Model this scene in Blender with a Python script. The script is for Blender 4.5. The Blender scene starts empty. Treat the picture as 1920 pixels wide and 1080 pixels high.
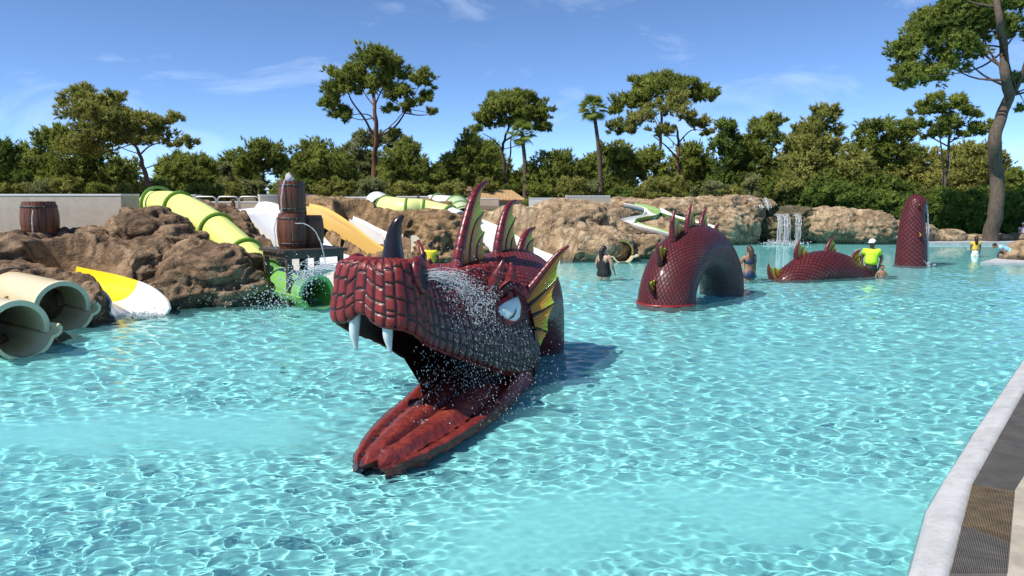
import bpy, math, random
import numpy as np
from mathutils import Vector
sc = bpy.context.scene
COL = sc.collection
R = math.radians
rng = np.random.default_rng(7)
random.seed(7)

# ------------------------------------------------------------------ camera, sky, sun, exposure
FOC = 1387.0                       # focal length in pixels of the 1920 px wide photograph
TILT = math.atan(178 / FOC)
EYE = 2.5                          # eye height above the water
cam = bpy.data.cameras.new('camera')
camo = bpy.data.objects.new('camera', cam); COL.objects.link(camo); sc.camera = camo
cam.sensor_width = 36; cam.lens = FOC / 1920 * 36
cam.clip_start = .05; cam.clip_end = 4000
camo.location = (0, 0, EYE); camo.rotation_euler = (math.pi / 2 - TILT, 0, 0)

SUN = np.array([-.80, -.46, 1.15]); SUN = SUN / np.linalg.norm(SUN)
world = bpy.data.worlds.new('World'); sc.world = world; world.use_nodes = True
wt = world.node_tree; bg = wt.nodes['Background']
sky = wt.nodes.new('ShaderNodeTexSky'); sky.sky_type = 'NISHITA'; sky.sun_disc = False
sky.sun_elevation = math.asin(SUN[2]); sky.sun_rotation = math.atan2(SUN[0], SUN[1])
sky.air_density = .52; sky.dust_density = 0; sky.ozone_density = 7.0; sky.altitude = 2000
bg.inputs['Strength'].default_value = .145
# thin cirrus streaks over the whole sky
tc = wt.nodes.new('ShaderNodeTexCoord')
mp = wt.nodes.new('ShaderNodeMapping'); mp.inputs['Scale'].default_value = (3.2, 3.0, 9.0); mp.inputs['Rotation'].default_value = (0, R(28), R(20))
n1 = wt.nodes.new('ShaderNodeTexNoise'); n1.inputs['Scale'].default_value = 1.6; n1.inputs['Detail'].default_value = 7; n1.inputs['Roughness'].default_value = .62; n1.inputs['Distortion'].default_value = .5
rp = wt.nodes.new('ShaderNodeValToRGB'); rp.color_ramp.elements[0].position = .54; rp.color_ramp.elements[1].position = .80
rp.color_ramp.elements[0].color = (0, 0, 0, 1); rp.color_ramp.elements[1].color = (.22, .22, .22, 1)
mx = wt.nodes.new('ShaderNodeMix'); mx.data_type = 'RGBA'
hs = wt.nodes.new('ShaderNodeHueSaturation'); hs.inputs['Hue'].default_value = .496; hs.inputs['Saturation'].default_value = .97; hs.inputs['Value'].default_value = 1.0
wt.links.new(tc.outputs['Generated'], mp.inputs[0]); wt.links.new(mp.outputs[0], n1.inputs['Vector'])
wt.links.new(n1.outputs[0], rp.inputs[0]); wt.links.new(rp.outputs[0], mx.inputs[0])
wt.links.new(sky.outputs[0], hs.inputs['Color']); wt.links.new(hs.outputs[0], mx.inputs[6]); mx.inputs[7].default_value = (7.0, 7.6, 8.4, 1)
wt.links.new(mx.outputs[2], bg.inputs['Color'])

sun = bpy.data.lights.new('sun', 'SUN'); sun.energy = 4.1; sun.angle = R(.5); sun.color = (1, .95, .87)
suno = bpy.data.objects.new('sun', sun); COL.objects.link(suno)
suno.rotation_euler = Vector(SUN).to_track_quat('Z', 'Y').to_euler()
sun.cycles.is_caustics_light = True
sc.view_settings.view_transform = 'Standard'; sc.view_settings.look = 'None'
sc.view_settings.exposure = .56; sc.view_settings.gamma = 1; sc.view_settings.use_curve_mapping = False
sc.cycles.use_denoising = True
sc.cycles.max_bounces = 8; sc.cycles.diffuse_bounces = 4; sc.cycles.glossy_bounces = 3
sc.cycles.transmission_bounces = 6; sc.cycles.transparent_max_bounces = 8
sc.cycles.caustics_reflective = False
sc.cycles.sample_clamp_indirect = 6

# ------------------------------------------------------------------ placing helpers
CT, ST = math.cos(TILT), math.sin(TILT)
def ray(px, py):
    a = (px - 960) / FOC; b = -(py - 540) / FOC
    return np.array([a, CT + b * ST, -ST + b * CT])
def P(px, py, Y):
    d = ray(px, py); return np.array([0, 0, EYE]) + d * (Y / d[1])
def G(px, py, z=0.0):
    d = ray(px, py); return np.array([0, 0, EYE]) + d * ((z - EYE) / d[2])
def onplane(px, py, p0, n):
    d = ray(px, py); o = np.array([0, 0, EYE]); return o + d * (np.dot(p0 - o, n) / np.dot(d, n))
def pxm(Y): return Y / FOC           # metres per photo pixel at depth Y
def interp(x, xs, ys): return np.interp(x, xs, ys)
def norm(v): v = np.asarray(v, float); return v / np.linalg.norm(v)
def smooth01(x): x = np.clip(x, 0, 1); return x * x * (3 - 2 * x)
def catmull(pts, n):
    p = np.asarray(pts, float); m = len(p)
    q = np.vstack([2 * p[0] - p[1], p, 2 * p[-1] - p[-2]])
    t = np.linspace(0, m - 1, n); i = np.minimum(t.astype(int), m - 2); f = (t - i)[:, None]
    a, b, c, d = q[i], q[i + 1], q[i + 2], q[i + 3]
    return .5 * (2 * b + (c - a) * f + (2 * a - 5 * b + 4 * c - d) * f ** 2 + (3 * b - a - 3 * c + d) * f ** 3)

# ------------------------------------------------------------------ noise
_perm = rng.permutation(256); _perm = np.concatenate([_perm, _perm, _perm])
_gr = rng.normal(size=(256, 3)); _gr /= np.linalg.norm(_gr, axis=1)[:, None]
def pn(p):
    p = np.asarray(p, float); i = np.floor(p).astype(int); f = p - i; i &= 255
    u = f * f * f * (f * (f * 6 - 15) + 10); out = 0
    for a in (0, 1):
        for b in (0, 1):
            for c in (0, 1):
                h = _perm[_perm[_perm[i[:, 0] + a] + i[:, 1] + b] + i[:, 2] + c]
                g = _gr[h]; dd = f - np.array([a, b, c])
                w = (u[:, 0] if a else 1 - u[:, 0]) * (u[:, 1] if b else 1 - u[:, 1]) * (u[:, 2] if c else 1 - u[:, 2])
                out = out + w * (g * dd).sum(1)
    return out
def fbm(p, o=4, g=.5):
    s = 0; a = 1.0; p = np.asarray(p, float)
    for k in range(o): s = s + a * pn(p + 17.3 * k); p = p * 2.03; a *= g
    return s

# ------------------------------------------------------------------ mesh building
ORG = {}
def link(o, parent=None):
    COL.objects.link(o)
    if parent is not None: o.parent = parent
    return o
def worg(o):
    return ORG.get(o.name, np.zeros(3)) if o is not None else np.zeros(3)
def mesh_np(name, V, Fs, mats, smooth=False, attrs=None, midx=None, uv=None):
    me = bpy.data.meshes.new(name); V = np.ascontiguousarray(V, dtype=np.float32)
    Fs = [np.asarray(f, dtype=np.int32) for f in (Fs if isinstance(Fs, list) else [Fs]) if len(f)]
    me.vertices.add(len(V)); me.vertices.foreach_set('co', V.ravel())
    loops = np.concatenate([f.ravel() for f in Fs]); cnt = np.concatenate([np.full(len(f), f.shape[1]) for f in Fs])
    st = np.concatenate([[0], np.cumsum(cnt)[:-1]])
    me.loops.add(len(loops)); me.loops.foreach_set('vertex_index', loops)
    me.polygons.add(len(cnt)); me.polygons.foreach_set('loop_start', st.astype(np.int32))
    if not isinstance(mats, (list, tuple)): mats = [mats]
    for m in mats: me.materials.append(m)
    if midx is not None: me.polygons.foreach_set('material_index', np.asarray(midx, np.int32))
    me.update(calc_edges=True)
    if smooth: me.shade_smooth()
    else: me.shade_flat()
    for k, a in (attrs or {}).items():
        at = me.attributes.new(k, 'FLOAT', 'POINT'); at.data.foreach_set('value', np.ascontiguousarray(a, np.float32))
    if uv is not None:
        l = me.uv_layers.new(name='UVMap'); l.data.foreach_set('uv', np.ascontiguousarray(np.asarray(uv, np.float32)[loops]).ravel())
    return me
def mk(name, V, Fs, mats, parent=None, **kw):
    V = np.asarray(V, float) - worg(parent)
    o = bpy.data.objects.new(name, mesh_np(name, V, Fs, mats, **kw))
    ORG[o.name] = worg(parent)
    o.cycles.is_caustics_receiver = True
    return link(o, parent)
def thing(name, label, cat, loc=(0, 0, 0), group=None):
    o = bpy.data.objects.new(name, None); o.location = loc; o.empty_display_size = .2
    COL.objects.link(o); ORG[o.name] = np.asarray(loc, float)
    return tag(o, label, cat, group)
def tag(o, label, cat=None, group=None, kind=None):
    o['label'] = label
    if cat: o['category'] = cat
    if group: o['group'] = group
    if kind: o['kind'] = kind
    return o
def struct(o, label=None):
    o['kind'] = 'structure'
    if label: o['label'] = label
    return o
def copy_tree(o, parent=None):
    c = o.copy(); COL.objects.link(c); c.parent = parent; ORG[c.name] = ORG.get(o.name, np.zeros(3))
    for ch in list(o.children): copy_tree(ch, c)
    return c
def gridF(n, m, close=False, off=0):
    i = np.arange(n * m).reshape(n, m) + off
    if close: i = np.concatenate([i, i[:, :1]], 1)
    return np.stack([i[:-1, :-1], i[:-1, 1:], i[1:, 1:], i[1:, :-1]], -1).reshape(-1, 4)
class MB:
    def __init__(s): s.V = []; s.Q = []; s.T = []; s.n = 0; s.A = []
    def add(s, V, Q=None, T=None, a=0.):
        V = np.asarray(V, float); s.V.append(V)
        if Q is not None and len(Q): s.Q.append(np.asarray(Q) + s.n)
        if T is not None and len(T): s.T.append(np.asarray(T) + s.n)
        s.A.append(np.full(len(V), a) if np.isscalar(a) else np.asarray(a)); s.n += len(V); return s
    def box(s, c, h, ax=None, a=0.):
        ax = np.eye(3) if ax is None else np.asarray(ax)
        k = np.array([[x, y, z] for x in (-1, 1) for y in (-1, 1) for z in (-1, 1)], float) * np.asarray(h)
        return s.add(np.asarray(c) + k @ ax, [[0, 1, 3, 2], [4, 6, 7, 5], [0, 4, 5, 1], [2, 3, 7, 6], [0, 2, 6, 4], [1, 5, 7, 3]], a=a)
    def tube(s, pts, rad, n=8, a=0., cap=True, squash=None):
        pts = np.asarray(pts, float); m = len(pts); rad = np.broadcast_to(np.asarray(rad, float), (m,))
        T = np.gradient(pts, axis=0); T /= np.linalg.norm(T, axis=1)[:, None] + 1e-12
        up = np.array([0, 0, 1.]) if abs(T[0][2]) < .9 else np.array([0, 1., 0])
        N = up - T[0] * np.dot(up, T[0]); N /= np.linalg.norm(N); rings = []
        for k in range(m):
            N = N - T[k] * np.dot(N, T[k]); N /= np.linalg.norm(N) + 1e-12; B = np.cross(T[k], N)
            th = np.linspace(0, 2 * np.pi, n, endpoint=False)
            rings.append(pts[k] + rad[k] * (np.cos(th)[:, None] * N + np.sin(th)[:, None] * B * (squash or 1)))
        V = np.concatenate(rings); Q = gridF(m, n, True); T3 = []
        if cap:
            V = np.vstack([V, pts[0], pts[-1]])
            for k in range(n):
                T3 += [[m * n, (k + 1) % n, k], [m * n + 1, (m - 1) * n + k, (m - 1) * n + (k + 1) % n]]
        if not np.isscalar(a) and len(a) == m: a = np.concatenate([np.repeat(a, n), [a[0], a[-1]] if cap else []])
        return s.add(V, Q, T3, a)
    def build(s, name, mats, parent=None, smooth=False, attr=None, **kw):
        V = np.concatenate(s.V); Fs = []
        if s.Q: Fs.append(np.concatenate(s.Q))
        if s.T: Fs.append(np.concatenate(s.T))
        at = {attr: np.concatenate(s.A)} if attr else None
        return mk(name, V, Fs, mats, parent, smooth=smooth, attrs=at, **kw)
def prism(poly, z0, z1):
    p = np.asarray(poly, float)[:, :2]; n = len(p); m = MB()
    V = np.vstack([np.c_[p, np.full(n, z0)], np.c_[p, np.full(n, z1)]])
    m.V.append(V); m.n = 2 * n; m.A.append(np.zeros(2 * n))
    m.Q.append(np.array([[k, (k + 1) % n, n + (k + 1) % n, n + k] for k in range(n)])); m.poly = list(range(n, 2 * n)); m.polyb = list(range(n))[::-1]
    return m
def prism_obj(name, poly, z0, z1, mat, parent=None):
    m = prism(poly, z0, z1); n = len(poly)
    V = m.V[0]; org = worg(parent); me = bpy.data.meshes.new(name)
    me.from_pydata((V - org).tolist(), [], m.Q[0].tolist() + [m.poly, m.polyb]); me.materials.append(mat); me.update()
    o = bpy.data.objects.new(name, me); ORG[o.name] = org; o.cycles.is_caustics_receiver = True
    return link(o, parent)
def frame_sweep(path):
    T = np.gradient(path, axis=0); T /= np.linalg.norm(T, axis=1)[:, None]
    S = np.cross(T, np.array([0, 0, 1.])); S /= np.linalg.norm(S, axis=1)[:, None] + 1e-9
    U = np.cross(S, T); return T, S, U
def sweep(path, prof, close=True, scale=None):
    """prof: (k,2) side/up offsets, closed loop; returns V,Q with end caps left to thickness"""
    T, S, U = frame_sweep(path); prof = np.asarray(prof, float)
    sc_ = np.ones(len(path)) if scale is None else np.asarray(scale)
    V = path[:, None, :] + (S[:, None, :] * prof[None, :, :1] + U[:, None, :] * prof[None, :, 1:]) * sc_[:, None, None]
    k = len(prof); Q = gridF(len(path), k, close)
    V = V.reshape(-1, 3)
    return V, Q, k
def evaluated(o):
    dg = bpy.context.evaluated_depsgraph_get(); e = o.evaluated_get(dg); m = e.to_mesh()
    V = np.empty(len(m.vertices) * 3, np.float32); m.vertices.foreach_get('co', V); V = V.reshape(-1, 3).astype(float)
    Q = []; T = []
    L = np.empty(len(m.loops), np.int32); m.loops.foreach_get('vertex_index', L)
    S0 = np.empty(len(m.polygons), np.int32); m.polygons.foreach_get('loop_start', S0)
    C = np.empty(len(m.polygons), np.int32); m.polygons.foreach_get('loop_total', C)
    Q = L[S0[C == 4][:, None] + np.arange(4)]; T = L[S0[C == 3][:, None] + np.arange(3)]
    e.to_mesh_clear(); return V, Q, T
def vnormals(V, Q, T=None):
    N = np.zeros_like(V)
    for F in (Q, T):
        if F is None or len(F) == 0: continue
        a = V[F[:, 2]] - V[F[:, 0]]; b = V[F[:, -1]] - V[F[:, 1]]; n = np.cross(a, b)
        for k in range(F.shape[1]): np.add.at(N, F[:, k], n)
    return N / (np.linalg.norm(N, axis=1)[:, None] + 1e-12)
_ico = {}
def ico(sub=1):
    if sub not in _ico:
        import bmesh
        b = bmesh.new(); bmesh.ops.create_icosphere(b, subdivisions=sub, radius=1)
        _ico[sub] = (np.array([v.co for v in b.verts]), np.array([[v.index for v in f.verts] for f in b.faces])); b.free()
    return _ico[sub]

# ------------------------------------------------------------------ materials
class NT:
    def __init__(s, name):
        s.m = bpy.data.materials.new(name); s.m.use_nodes = True; s.t = s.m.node_tree; s.b = s.t.nodes['Principled BSDF']; s.out = s.t.nodes['Material Output']
    def n(s, typ, **kw):
        nd = s.t.nodes.new('ShaderNode' + typ)
        for k, v in kw.items():
            if hasattr(nd, k) and k not in ('inputs',): setattr(nd, k, v)
        return nd
    def l(s, a, b): s.t.links.new(a, b)
    def coord(s, which='Object'):
        return s.n('TexCoord').outputs[which]
    def noise(s, vec, scale, detail=4, rough=.55, dist=0):
        nd = s.n('TexNoise'); nd.inputs['Scale'].default_value = scale; nd.inputs['Detail'].default_value = detail
        nd.inputs['Roughness'].default_value = rough; nd.inputs['Distortion'].default_value = dist; s.l(vec, nd.inputs['Vector']); return nd.outputs['Fac']
    def attr(s, name): a = s.n('Attribute'); a.attribute_name = name; return a.outputs['Fac']
    def ramp(s, fac, stops):
        r = s.n('ValToRGB'); e = r.color_ramp.elements
        while len(e) < len(stops): e.new(.5)
        for k, (p, c) in enumerate(stops): e[k].position = p; e[k].color = (c[0], c[1], c[2], 1) if not np.isscalar(c) else (c, c, c, 1)
        s.l(fac, r.inputs[0]); return r.outputs[0]
    def mix(s, fac, a, b, mode='MIX'):
        x = s.n('Mix'); x.data_type = 'RGBA'; x.blend_type = mode
        for sock, v in ((0, fac), (6, a), (7, b)):
            if isinstance(v, (int, float)): x.inputs[sock].default_value = v
            elif isinstance(v, (tuple, list)): x.inputs[sock].default_value = (v[0], v[1], v[2], 1)
            else: s.l(v, x.inputs[sock])
        return x.outputs[2]
    def math(s, op, a, b=0.):
        x = s.n('Math'); x.operation = op
        for k, v in ((0, a), (1, b)):
            if isinstance(v, (int, float)): x.inputs[k].default_value = v
            else: s.l(v, x.inputs[k])
        return x.outputs[0]
    def bump(s, h, strength=.3, dist=.02):
        b = s.n('Bump'); b.inputs['Strength'].default_value = strength; b.inputs['Distance'].default_value = dist; s.l(h, b.inputs['Height']); s.l(b.outputs[0], s.b.inputs['Normal'])
    def set(s, col=None, rough=None, **kw):
        if col is not None:
            if isinstance(col, (tuple, list)): s.b.inputs['Base Color'].default_value = (col[0], col[1], col[2], 1)
            else: s.l(col, s.b.inputs['Base Color'])
        if rough is not None:
            if isinstance(rough, (int, float)): s.b.inputs['Roughness'].default_value = rough
            else: s.l(rough, s.b.inputs['Roughness'])
        for k, v in kw.items(): s.b.inputs[k.replace('_', ' ')].default_value = v
        return s.m
def paint(name, col, rough=.4, var=.12, scale=3., spots=0., bump=0.):
    t = NT(name); c = t.coord(); n = t.noise(c, scale, 5)
    lo = tuple(max(0, x * (1 - var)) for x in col); hi = tuple(min(1, x * (1 + var)) for x in col)
    k = t.ramp(n, [(.3, lo), (.7, hi)])
    if spots:
        n2 = t.noise(c, scale * 3.1, 6, .7); k = t.mix(t.ramp(n2, [(.55, 0), (.72, spots)]), k, tuple(x * .45 for x in col))
    if bump: t.bump(t.noise(c, scale * 12, 3), bump, .01)
    return t.set(k, rough)
# ------------------------------------------------------------------ setting: terrain, pool floor, water, deck
FRONT_X = [-60, -12, -8, -4.5, -1, 3, 6, 9, 14, 28, 60]
FRONT_Y = [10, 11.5, 14.5, 18.2, 21.5, 27, 30, 36.5, 38, 38, 38]
def terrain_z(x, y):
    f = np.interp(x, FRONT_X, FRONT_Y)
    tgt = np.interp(x, [-60, 4, 10, 16, 26, 60], [1.75, 1.75, 1.6, .7, .45, .45])
    k = smooth01((y - f - np.interp(x, [-20, -9.5, -7, 0, 5, 8, 12], [5, 6, 11, 10.5, 7.5, 4, 2.5])) / 3.0)
    z = -.9 + (tgt + .9) * k
    z += k * .25 * fbm(np.c_[x.ravel() * .12, y.ravel() * .12, np.zeros(x.size)], 3).reshape(x.shape) * np.clip((y - f - 4) / 10, 0, 1)
    return z
def mat_ground():
    t = NT('dry_ground'); c = t.coord(); a = t.noise(c, .6, 6); b = t.noise(c, 6, 5)
    k = t.ramp(a, [(.3, (.10, .085, .045)), (.55, (.17, .13, .075)), (.75, (.07, .08, .03))])
    k = t.mix(t.ramp(b, [(.4, 0), (.7, .5)]), k, (.05, .045, .025)); t.bump(b, .5, .06); return t.set(k, .95)
M_ground = mat_ground()
xs = np.unique(np.concatenate([np.linspace(-60, 60, 121), -np.geomspace(60, 900, 14), np.geomspace(60, 900, 14)]))
ysg = np.unique(np.concatenate([np.linspace(-30, 80, 111), np.geomspace(80, 1500, 18), -np.geomspace(30, 300, 6)]))
gx, gy = np.meshgrid(xs, ysg, indexing='xy'); gz = terrain_z(gx, gy)
ground = struct(mk('ground', np.stack([gx, gy, gz], -1).reshape(-1, 3), gridF(len(ysg), len(xs)), M_ground, smooth=True), 'dry brown soil under the pines behind the rocks')

def mat_poolfloor():
    t = NT('pool_floor_paint'); c = t.coord(); n = t.noise(c, .35, 4); n2 = t.noise(c, 2.5, 5)
    k = t.ramp(n, [(.3, (.25, .74, .75)), (.7, (.31, .81, .81))]); k = t.mix(t.ramp(n2, [(.45, 0), (.75, .3)]), k, (.20, .66, .69))
    return t.set(k, .85)
FLOOR_Z = -.5
px_, py_ = np.meshgrid(np.linspace(-40, 40, 41), np.linspace(-1, 42, 31))
pool_floor = struct(mk('pool_floor', np.stack([px_, py_, -.33 - .39 * smooth01((py_ - 12) / 8)], -1).reshape(-1, 3), gridF(31, 41), mat_poolfloor(), smooth=True), 'pale turquoise painted floor of the shallow pool')

# the water surface: one sheet of real waves, finer near the bank
ys = [3.2]
while ys[-1] < 40: ys.append(ys[-1] + .018 * (ys[-1] / 6) ** 1.3)
ys = np.array(ys); tt = np.linspace(-.98, .98, 640)
WX = ys[:, None] * tt[None]; WY = np.repeat(ys[:, None], len(tt), 1); WZ = np.zeros_like(WX)
spac = np.maximum(.018 * (WY / 6) ** 1.3, .00306 * WY)
# calmer water where air jets well up
wob = fbm(np.c_[WX.ravel() * .7, WY.ravel() * .7, np.zeros(WX.size)], 3).reshape(WX.shape)
wob2 = fbm(np.c_[WX.ravel() * .5, WY.ravel() * .6, np.full(WX.size, 7.)], 3).reshape(WX.shape)
def patch(cx, cy, rx, ry, rot=0):
    dx, dy = WX - cx + 1.1 * wob2, WY - cy + .55 * wob; c, s = math.cos(rot), math.sin(rot)
    return np.exp(-(((dx * c + dy * s) / rx) ** 2 + ((-dx * s + dy * c) / ry) ** 2) ** 1.5)
calm = np.maximum(patch(-3.4, 7.75, 3.3, .72, .04), patch(1.25, 5.45, 2.1, .95, .2))
calm = np.clip(calm * (1 + 1.9 * wob), 0, 1)
rough_ = 1 + .5 * patch(-2, 9.6, 3.5, 1.0) + .5 * wob
slope0 = 0; slope1 = 0
for L in .066 * np.exp(rng.random(130) * 1.85):
    a = rng.random() * 6.283; kk = 6.283 / L; A = .00100 * (L / .3) ** 1.02; f = np.clip(L / spac / 4 - .5, 0, 1)
    slope0 += (A * kk) ** 2; slope1 = slope1 + (A * kk * f) ** 2
    WZ += A * f * np.sin(kk * (np.cos(a) * WX * .85 + np.sin(a) * WY * 1.1) + rng.random() * 6.283)
WZ *= np.clip(np.sqrt(slope0 / (slope1 + 1e-9)), 1, 2.4)
WZ *= np.clip(rough_, .55, 1.35) * (1 - .88 * calm)
# rings spreading from the falling spray beside the head
def mat_water():
    # clear refracting water with a little suspended air: most where the jets well up
    t = NT('pool_water'); t.t.nodes.remove(t.b); g = t.n('BsdfGlass'); g.inputs['IOR'].default_value = 1.333; g.inputs['Roughness'].default_value = 0
    g.inputs['Color'].default_value = (.97, 1, 1, 1); d = t.n('BsdfDiffuse'); d.inputs['Color'].default_value = (.30, .80, .80, 1)
    ms = t.n('MixShader'); t.l(t.attr('milk'), ms.inputs[0]); t.l(g.outputs[0], ms.inputs[1]); t.l(d.outputs[0], ms.inputs[2]); t.l(ms.outputs[0], t.out.inputs[0]); return t.m
jq = np.clip(((WX + 1.30) * (.94) + (WY - 6.55) * 3.45) / (.94 ** 2 + 3.45 ** 2), -.05, 1); jdist = np.hypot(WX + 1.30 - .94 * jq, WY - 6.55 - 3.45 * jq); film = smooth01((jdist - .62) / .5)
milk = np.clip(.075 + .15 * calm + .05 * fbm(np.c_[WX.ravel() * .5, WY.ravel() * .5, np.full(WX.size, 3.)], 3).reshape(WX.shape), .02, .5) * film
water = struct(mk('water', np.stack([WX, WY, WZ], -1).reshape(-1, 3), gridF(len(ys), len(tt)), mat_water(), smooth=True, attrs={'milk': milk.ravel()}), 'rippled clear turquoise water of the shallow pool')
water.cycles.is_caustics_caster = True; water.cycles.is_caustics_receiver = False

# deck on the right: white coping, dark overflow grating, pale paving
def mat_coping():
    t = NT('white_coping'); c = t.coord(); a = t.noise(c, 3, 6, .6); b = t.noise(c, 40, 3)
    k = t.ramp(a, [(.3, (.40, .40, .40)), (.6, (.52, .52, .52))]); k = t.mix(t.ramp(t.noise(c, 9, 6, .7), [(.52, 0), (.72, .6)]), k, (.27, .27, .27))
    t.bump(b, .5, .015); return t.set(k, .65)
M_coping = mat_coping()
M_pave = paint('beige_paving', (.40, .35, .28), .8, .2, 5, .35, .4)
DZ = .07
inner = [G(x, y, .03) for x, y in ((1690, 1100), (1697, 1080), (1734, 950), (1762, 904), (1827, 802), (1920, 668))]
mid = [G(x, y, DZ) for x, y in ((1775, 1100), (1780, 1080), (1800, 1000), (1822, 913), (1870, 826), (1920, 737))]
outer = [G(x, y, DZ) for x, y in ((1884, 1100), (1889, 1080), (1897, 990), (1903, 925), (1950, 850), (2010, 765))]
def ext(l, near, far): return [np.array(near, float)] + l + [np.array(f, float) for f in far]
dI = norm(inner[-1] - inner[-2])
inner = ext(inner, (2.05, 2.6, .03), [inner[-1] + dI * 2.2, inner[-1] + dI * 2.2 + np.array([9, .6, 0])])
mid = ext(mid, (2.43, 2.6, DZ), [mid[-1] + dI * 2.1 + np.array([.35, -.1, 0]), mid[-1] + dI * 2.1 + np.array([9, .2, 0])])
outer = ext(outer, (2.85, 2.6, DZ), [outer[-1] + dI * 1.6, outer[-1] + dI * 1.6 + np.array([9, -.3, 0])])
def strip(a, b, n, bulge=0.):
    a = np.array(a); b = np.array(b)
    A = np.concatenate([np.linspace(a[k], a[k + 1], 12, endpoint=(k == len(a) - 2)) for k in range(len(a) - 1)])
    B = np.concatenate([np.linspace(b[k], b[k + 1], 12, endpoint=(k == len(b) - 2)) for k in range(len(b) - 1)])
    w = np.linspace(0, 1, n)[None, :, None]
    V = A[:, None] * (1 - w) + B[:, None] * w
    return V
V = strip(inner, mid, 9); V[:, :, 2] += np.array([-.06, .012, .026, .030, .032, .033, .034, .034, .0])[None]
skirt = V[:, :1].copy(); skirt[:, :, 2] = -.6; V = np.concatenate([skirt, V], 1)
V[..., 2] += .004 * fbm(V.reshape(-1, 3) * 9, 4).reshape(V.shape[:2])
coping = mk('coping', V.reshape(-1, 3), gridF(*V.shape[:2]), M_coping, smooth=True)
struct(coping, 'white rough coping along the right edge of the pool')
far_r = np.array([[p[0] + 14, p[1], DZ] for p in outer]); V = strip(outer, far_r, 12); V[..., 2] += .03
struct(mk('pool_deck', V.reshape(-1, 3), gridF(*V.shape[:2]), M_pave, smooth=True), 'pale beige paving beside the overflow grating')
drain = strip(mid, outer, 2); drain[..., 2] -= .06
M_dark = paint('drain_dark', (.03, .03, .03), .8)
struct(mk('drain_channel', drain.reshape(-1, 3), gridF(*drain.shape[:2]), M_dark), 'dark drain channel below the grating')
# grating panels, each made of bars
g_root = thing('overflow_grating', 'dark slotted overflow grating between the white coping and the paving', 'grating', mid[2])
M_grate = paint('grey_plastic_grate', (.125, .115, .10), .6, .25, 5, .3, .1)
M_grateb = paint('brown_plastic_grate', (.155, .115, .065), .6, .3, 8, .5, .1)
panels = []
mm = np.array(mid); oo = np.array(outer)
def along(P_, d):
    seg = np.linalg.norm(np.diff(P_, axis=0), axis=1); c = np.concatenate([[0], np.cumsum(seg)]); return np.array([np.interp(d, c, P_[:, k]) for k in range(3)])
k0 = np.linalg.norm(mm[1] - mm[0]) + np.linalg.norm(mm[2] - mm[1])
cuts = [(mm[0], oo[0], mm[2], oo[2]), (mm[2], oo[2], G(1804, 990, DZ), G(1894, 1022, DZ)), (G(1804, 990, DZ), G(1894, 1022, DZ), mm[4], oo[4]), (mm[4], oo[4], mm[5], oo[5]), (mm[5], oo[5], mm[6], oo[6]), (mm[6], oo[6], mm[7], oo[7])]
for pi, (a, b, c, d) in enumerate(cuts):
    n = 30; m = MB()
    L = np.linalg.norm(c - a); nb = n
    for k in range(nb):                     # long bars
        w0, w1 = (k + .18) / nb, (k + .82) / nb
        q = np.array([a + (b - a) * w0, a + (b - a) * w1, c + (d - c) * w1, c + (d - c) * w0])
        u = (c - a) / L * .004; q[0] += u; q[1] += u; q[2] -= u; q[3] -= u
        top = q + [0, 0, .022]; bot = q - [0, 0, .02]
        m.add(np.vstack([bot, top]), [[4, 5, 6, 7], [0, 4, 7, 3], [1, 2, 6, 5], [0, 1, 5, 4], [3, 7, 6, 2]])
    nc = max(2, int(L / .11))
    for k in range(nc + 1):                # cross ties a little below
        f = .004 + (k / nc) * .992; e0 = a + (c - a) * f; e1 = b + (d - b) * f; t_ = (c - a) / L * .006
        q = np.array([e0 - t_, e1 - t_, e1 + t_, e0 + t_]); m.add(np.vstack([q - [0, 0, .02], q + [0, 0, .016]]), [[4, 5, 6, 7], [0, 4, 7, 3], [1, 2, 6, 5], [0, 1, 5, 4], [3, 7, 6, 2]])
    o = m.build('grate_panel', M_grateb if pi == 2 else M_grate, g_root)
    if pi == 2: o['label'] = 'brown stained grating panel'
# near bank where the photographer stands, out of frame
struct(prism_obj('terrace', [(-30, -25), (30, -25), (30, 2.6), (-30, 2.6)], -.9, .1, M_pave), 'paved bank in front of the pool')
# far pool edge
e0, e1 = P(1710, 458, 36.4), P(1990, 458, 36.4)
struct(prism_obj('far_coping', [(e0[0], 36.2), (e1[0], 36.2), (e1[0], 37.3), (e0[0], 37.3)], -.5, .12, M_coping), 'white coping along the far edge of the pool')

# ------------------------------------------------------------------ rocks: lumps of sprayed concrete, merged and carved
def mat_rock(name, a, b, c, wet=.45):
    t = NT(name); co = t.coord(); n1_ = t.noise(co, .8, 6, .6, .4); n2_ = t.noise(co, 3.2, 7, .65, .6); n3_ = t.noise(co, 14, 5, .6)
    k = t.ramp(n1_, [(.32, a), (.5, b), (.68, c)])
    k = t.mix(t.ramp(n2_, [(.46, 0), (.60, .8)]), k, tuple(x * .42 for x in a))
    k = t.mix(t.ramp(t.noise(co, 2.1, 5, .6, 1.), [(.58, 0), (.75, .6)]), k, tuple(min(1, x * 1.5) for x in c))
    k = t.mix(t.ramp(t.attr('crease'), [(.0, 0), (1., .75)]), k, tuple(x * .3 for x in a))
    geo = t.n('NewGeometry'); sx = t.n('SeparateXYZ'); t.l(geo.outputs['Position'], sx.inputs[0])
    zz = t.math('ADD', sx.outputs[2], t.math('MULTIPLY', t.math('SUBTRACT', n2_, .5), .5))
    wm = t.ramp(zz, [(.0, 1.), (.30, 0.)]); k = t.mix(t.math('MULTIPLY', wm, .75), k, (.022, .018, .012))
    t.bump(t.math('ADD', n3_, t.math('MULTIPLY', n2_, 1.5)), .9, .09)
    r = t.ramp(wm, [(0, .85), (1, .35)]); return t.set(k, r)
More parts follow.
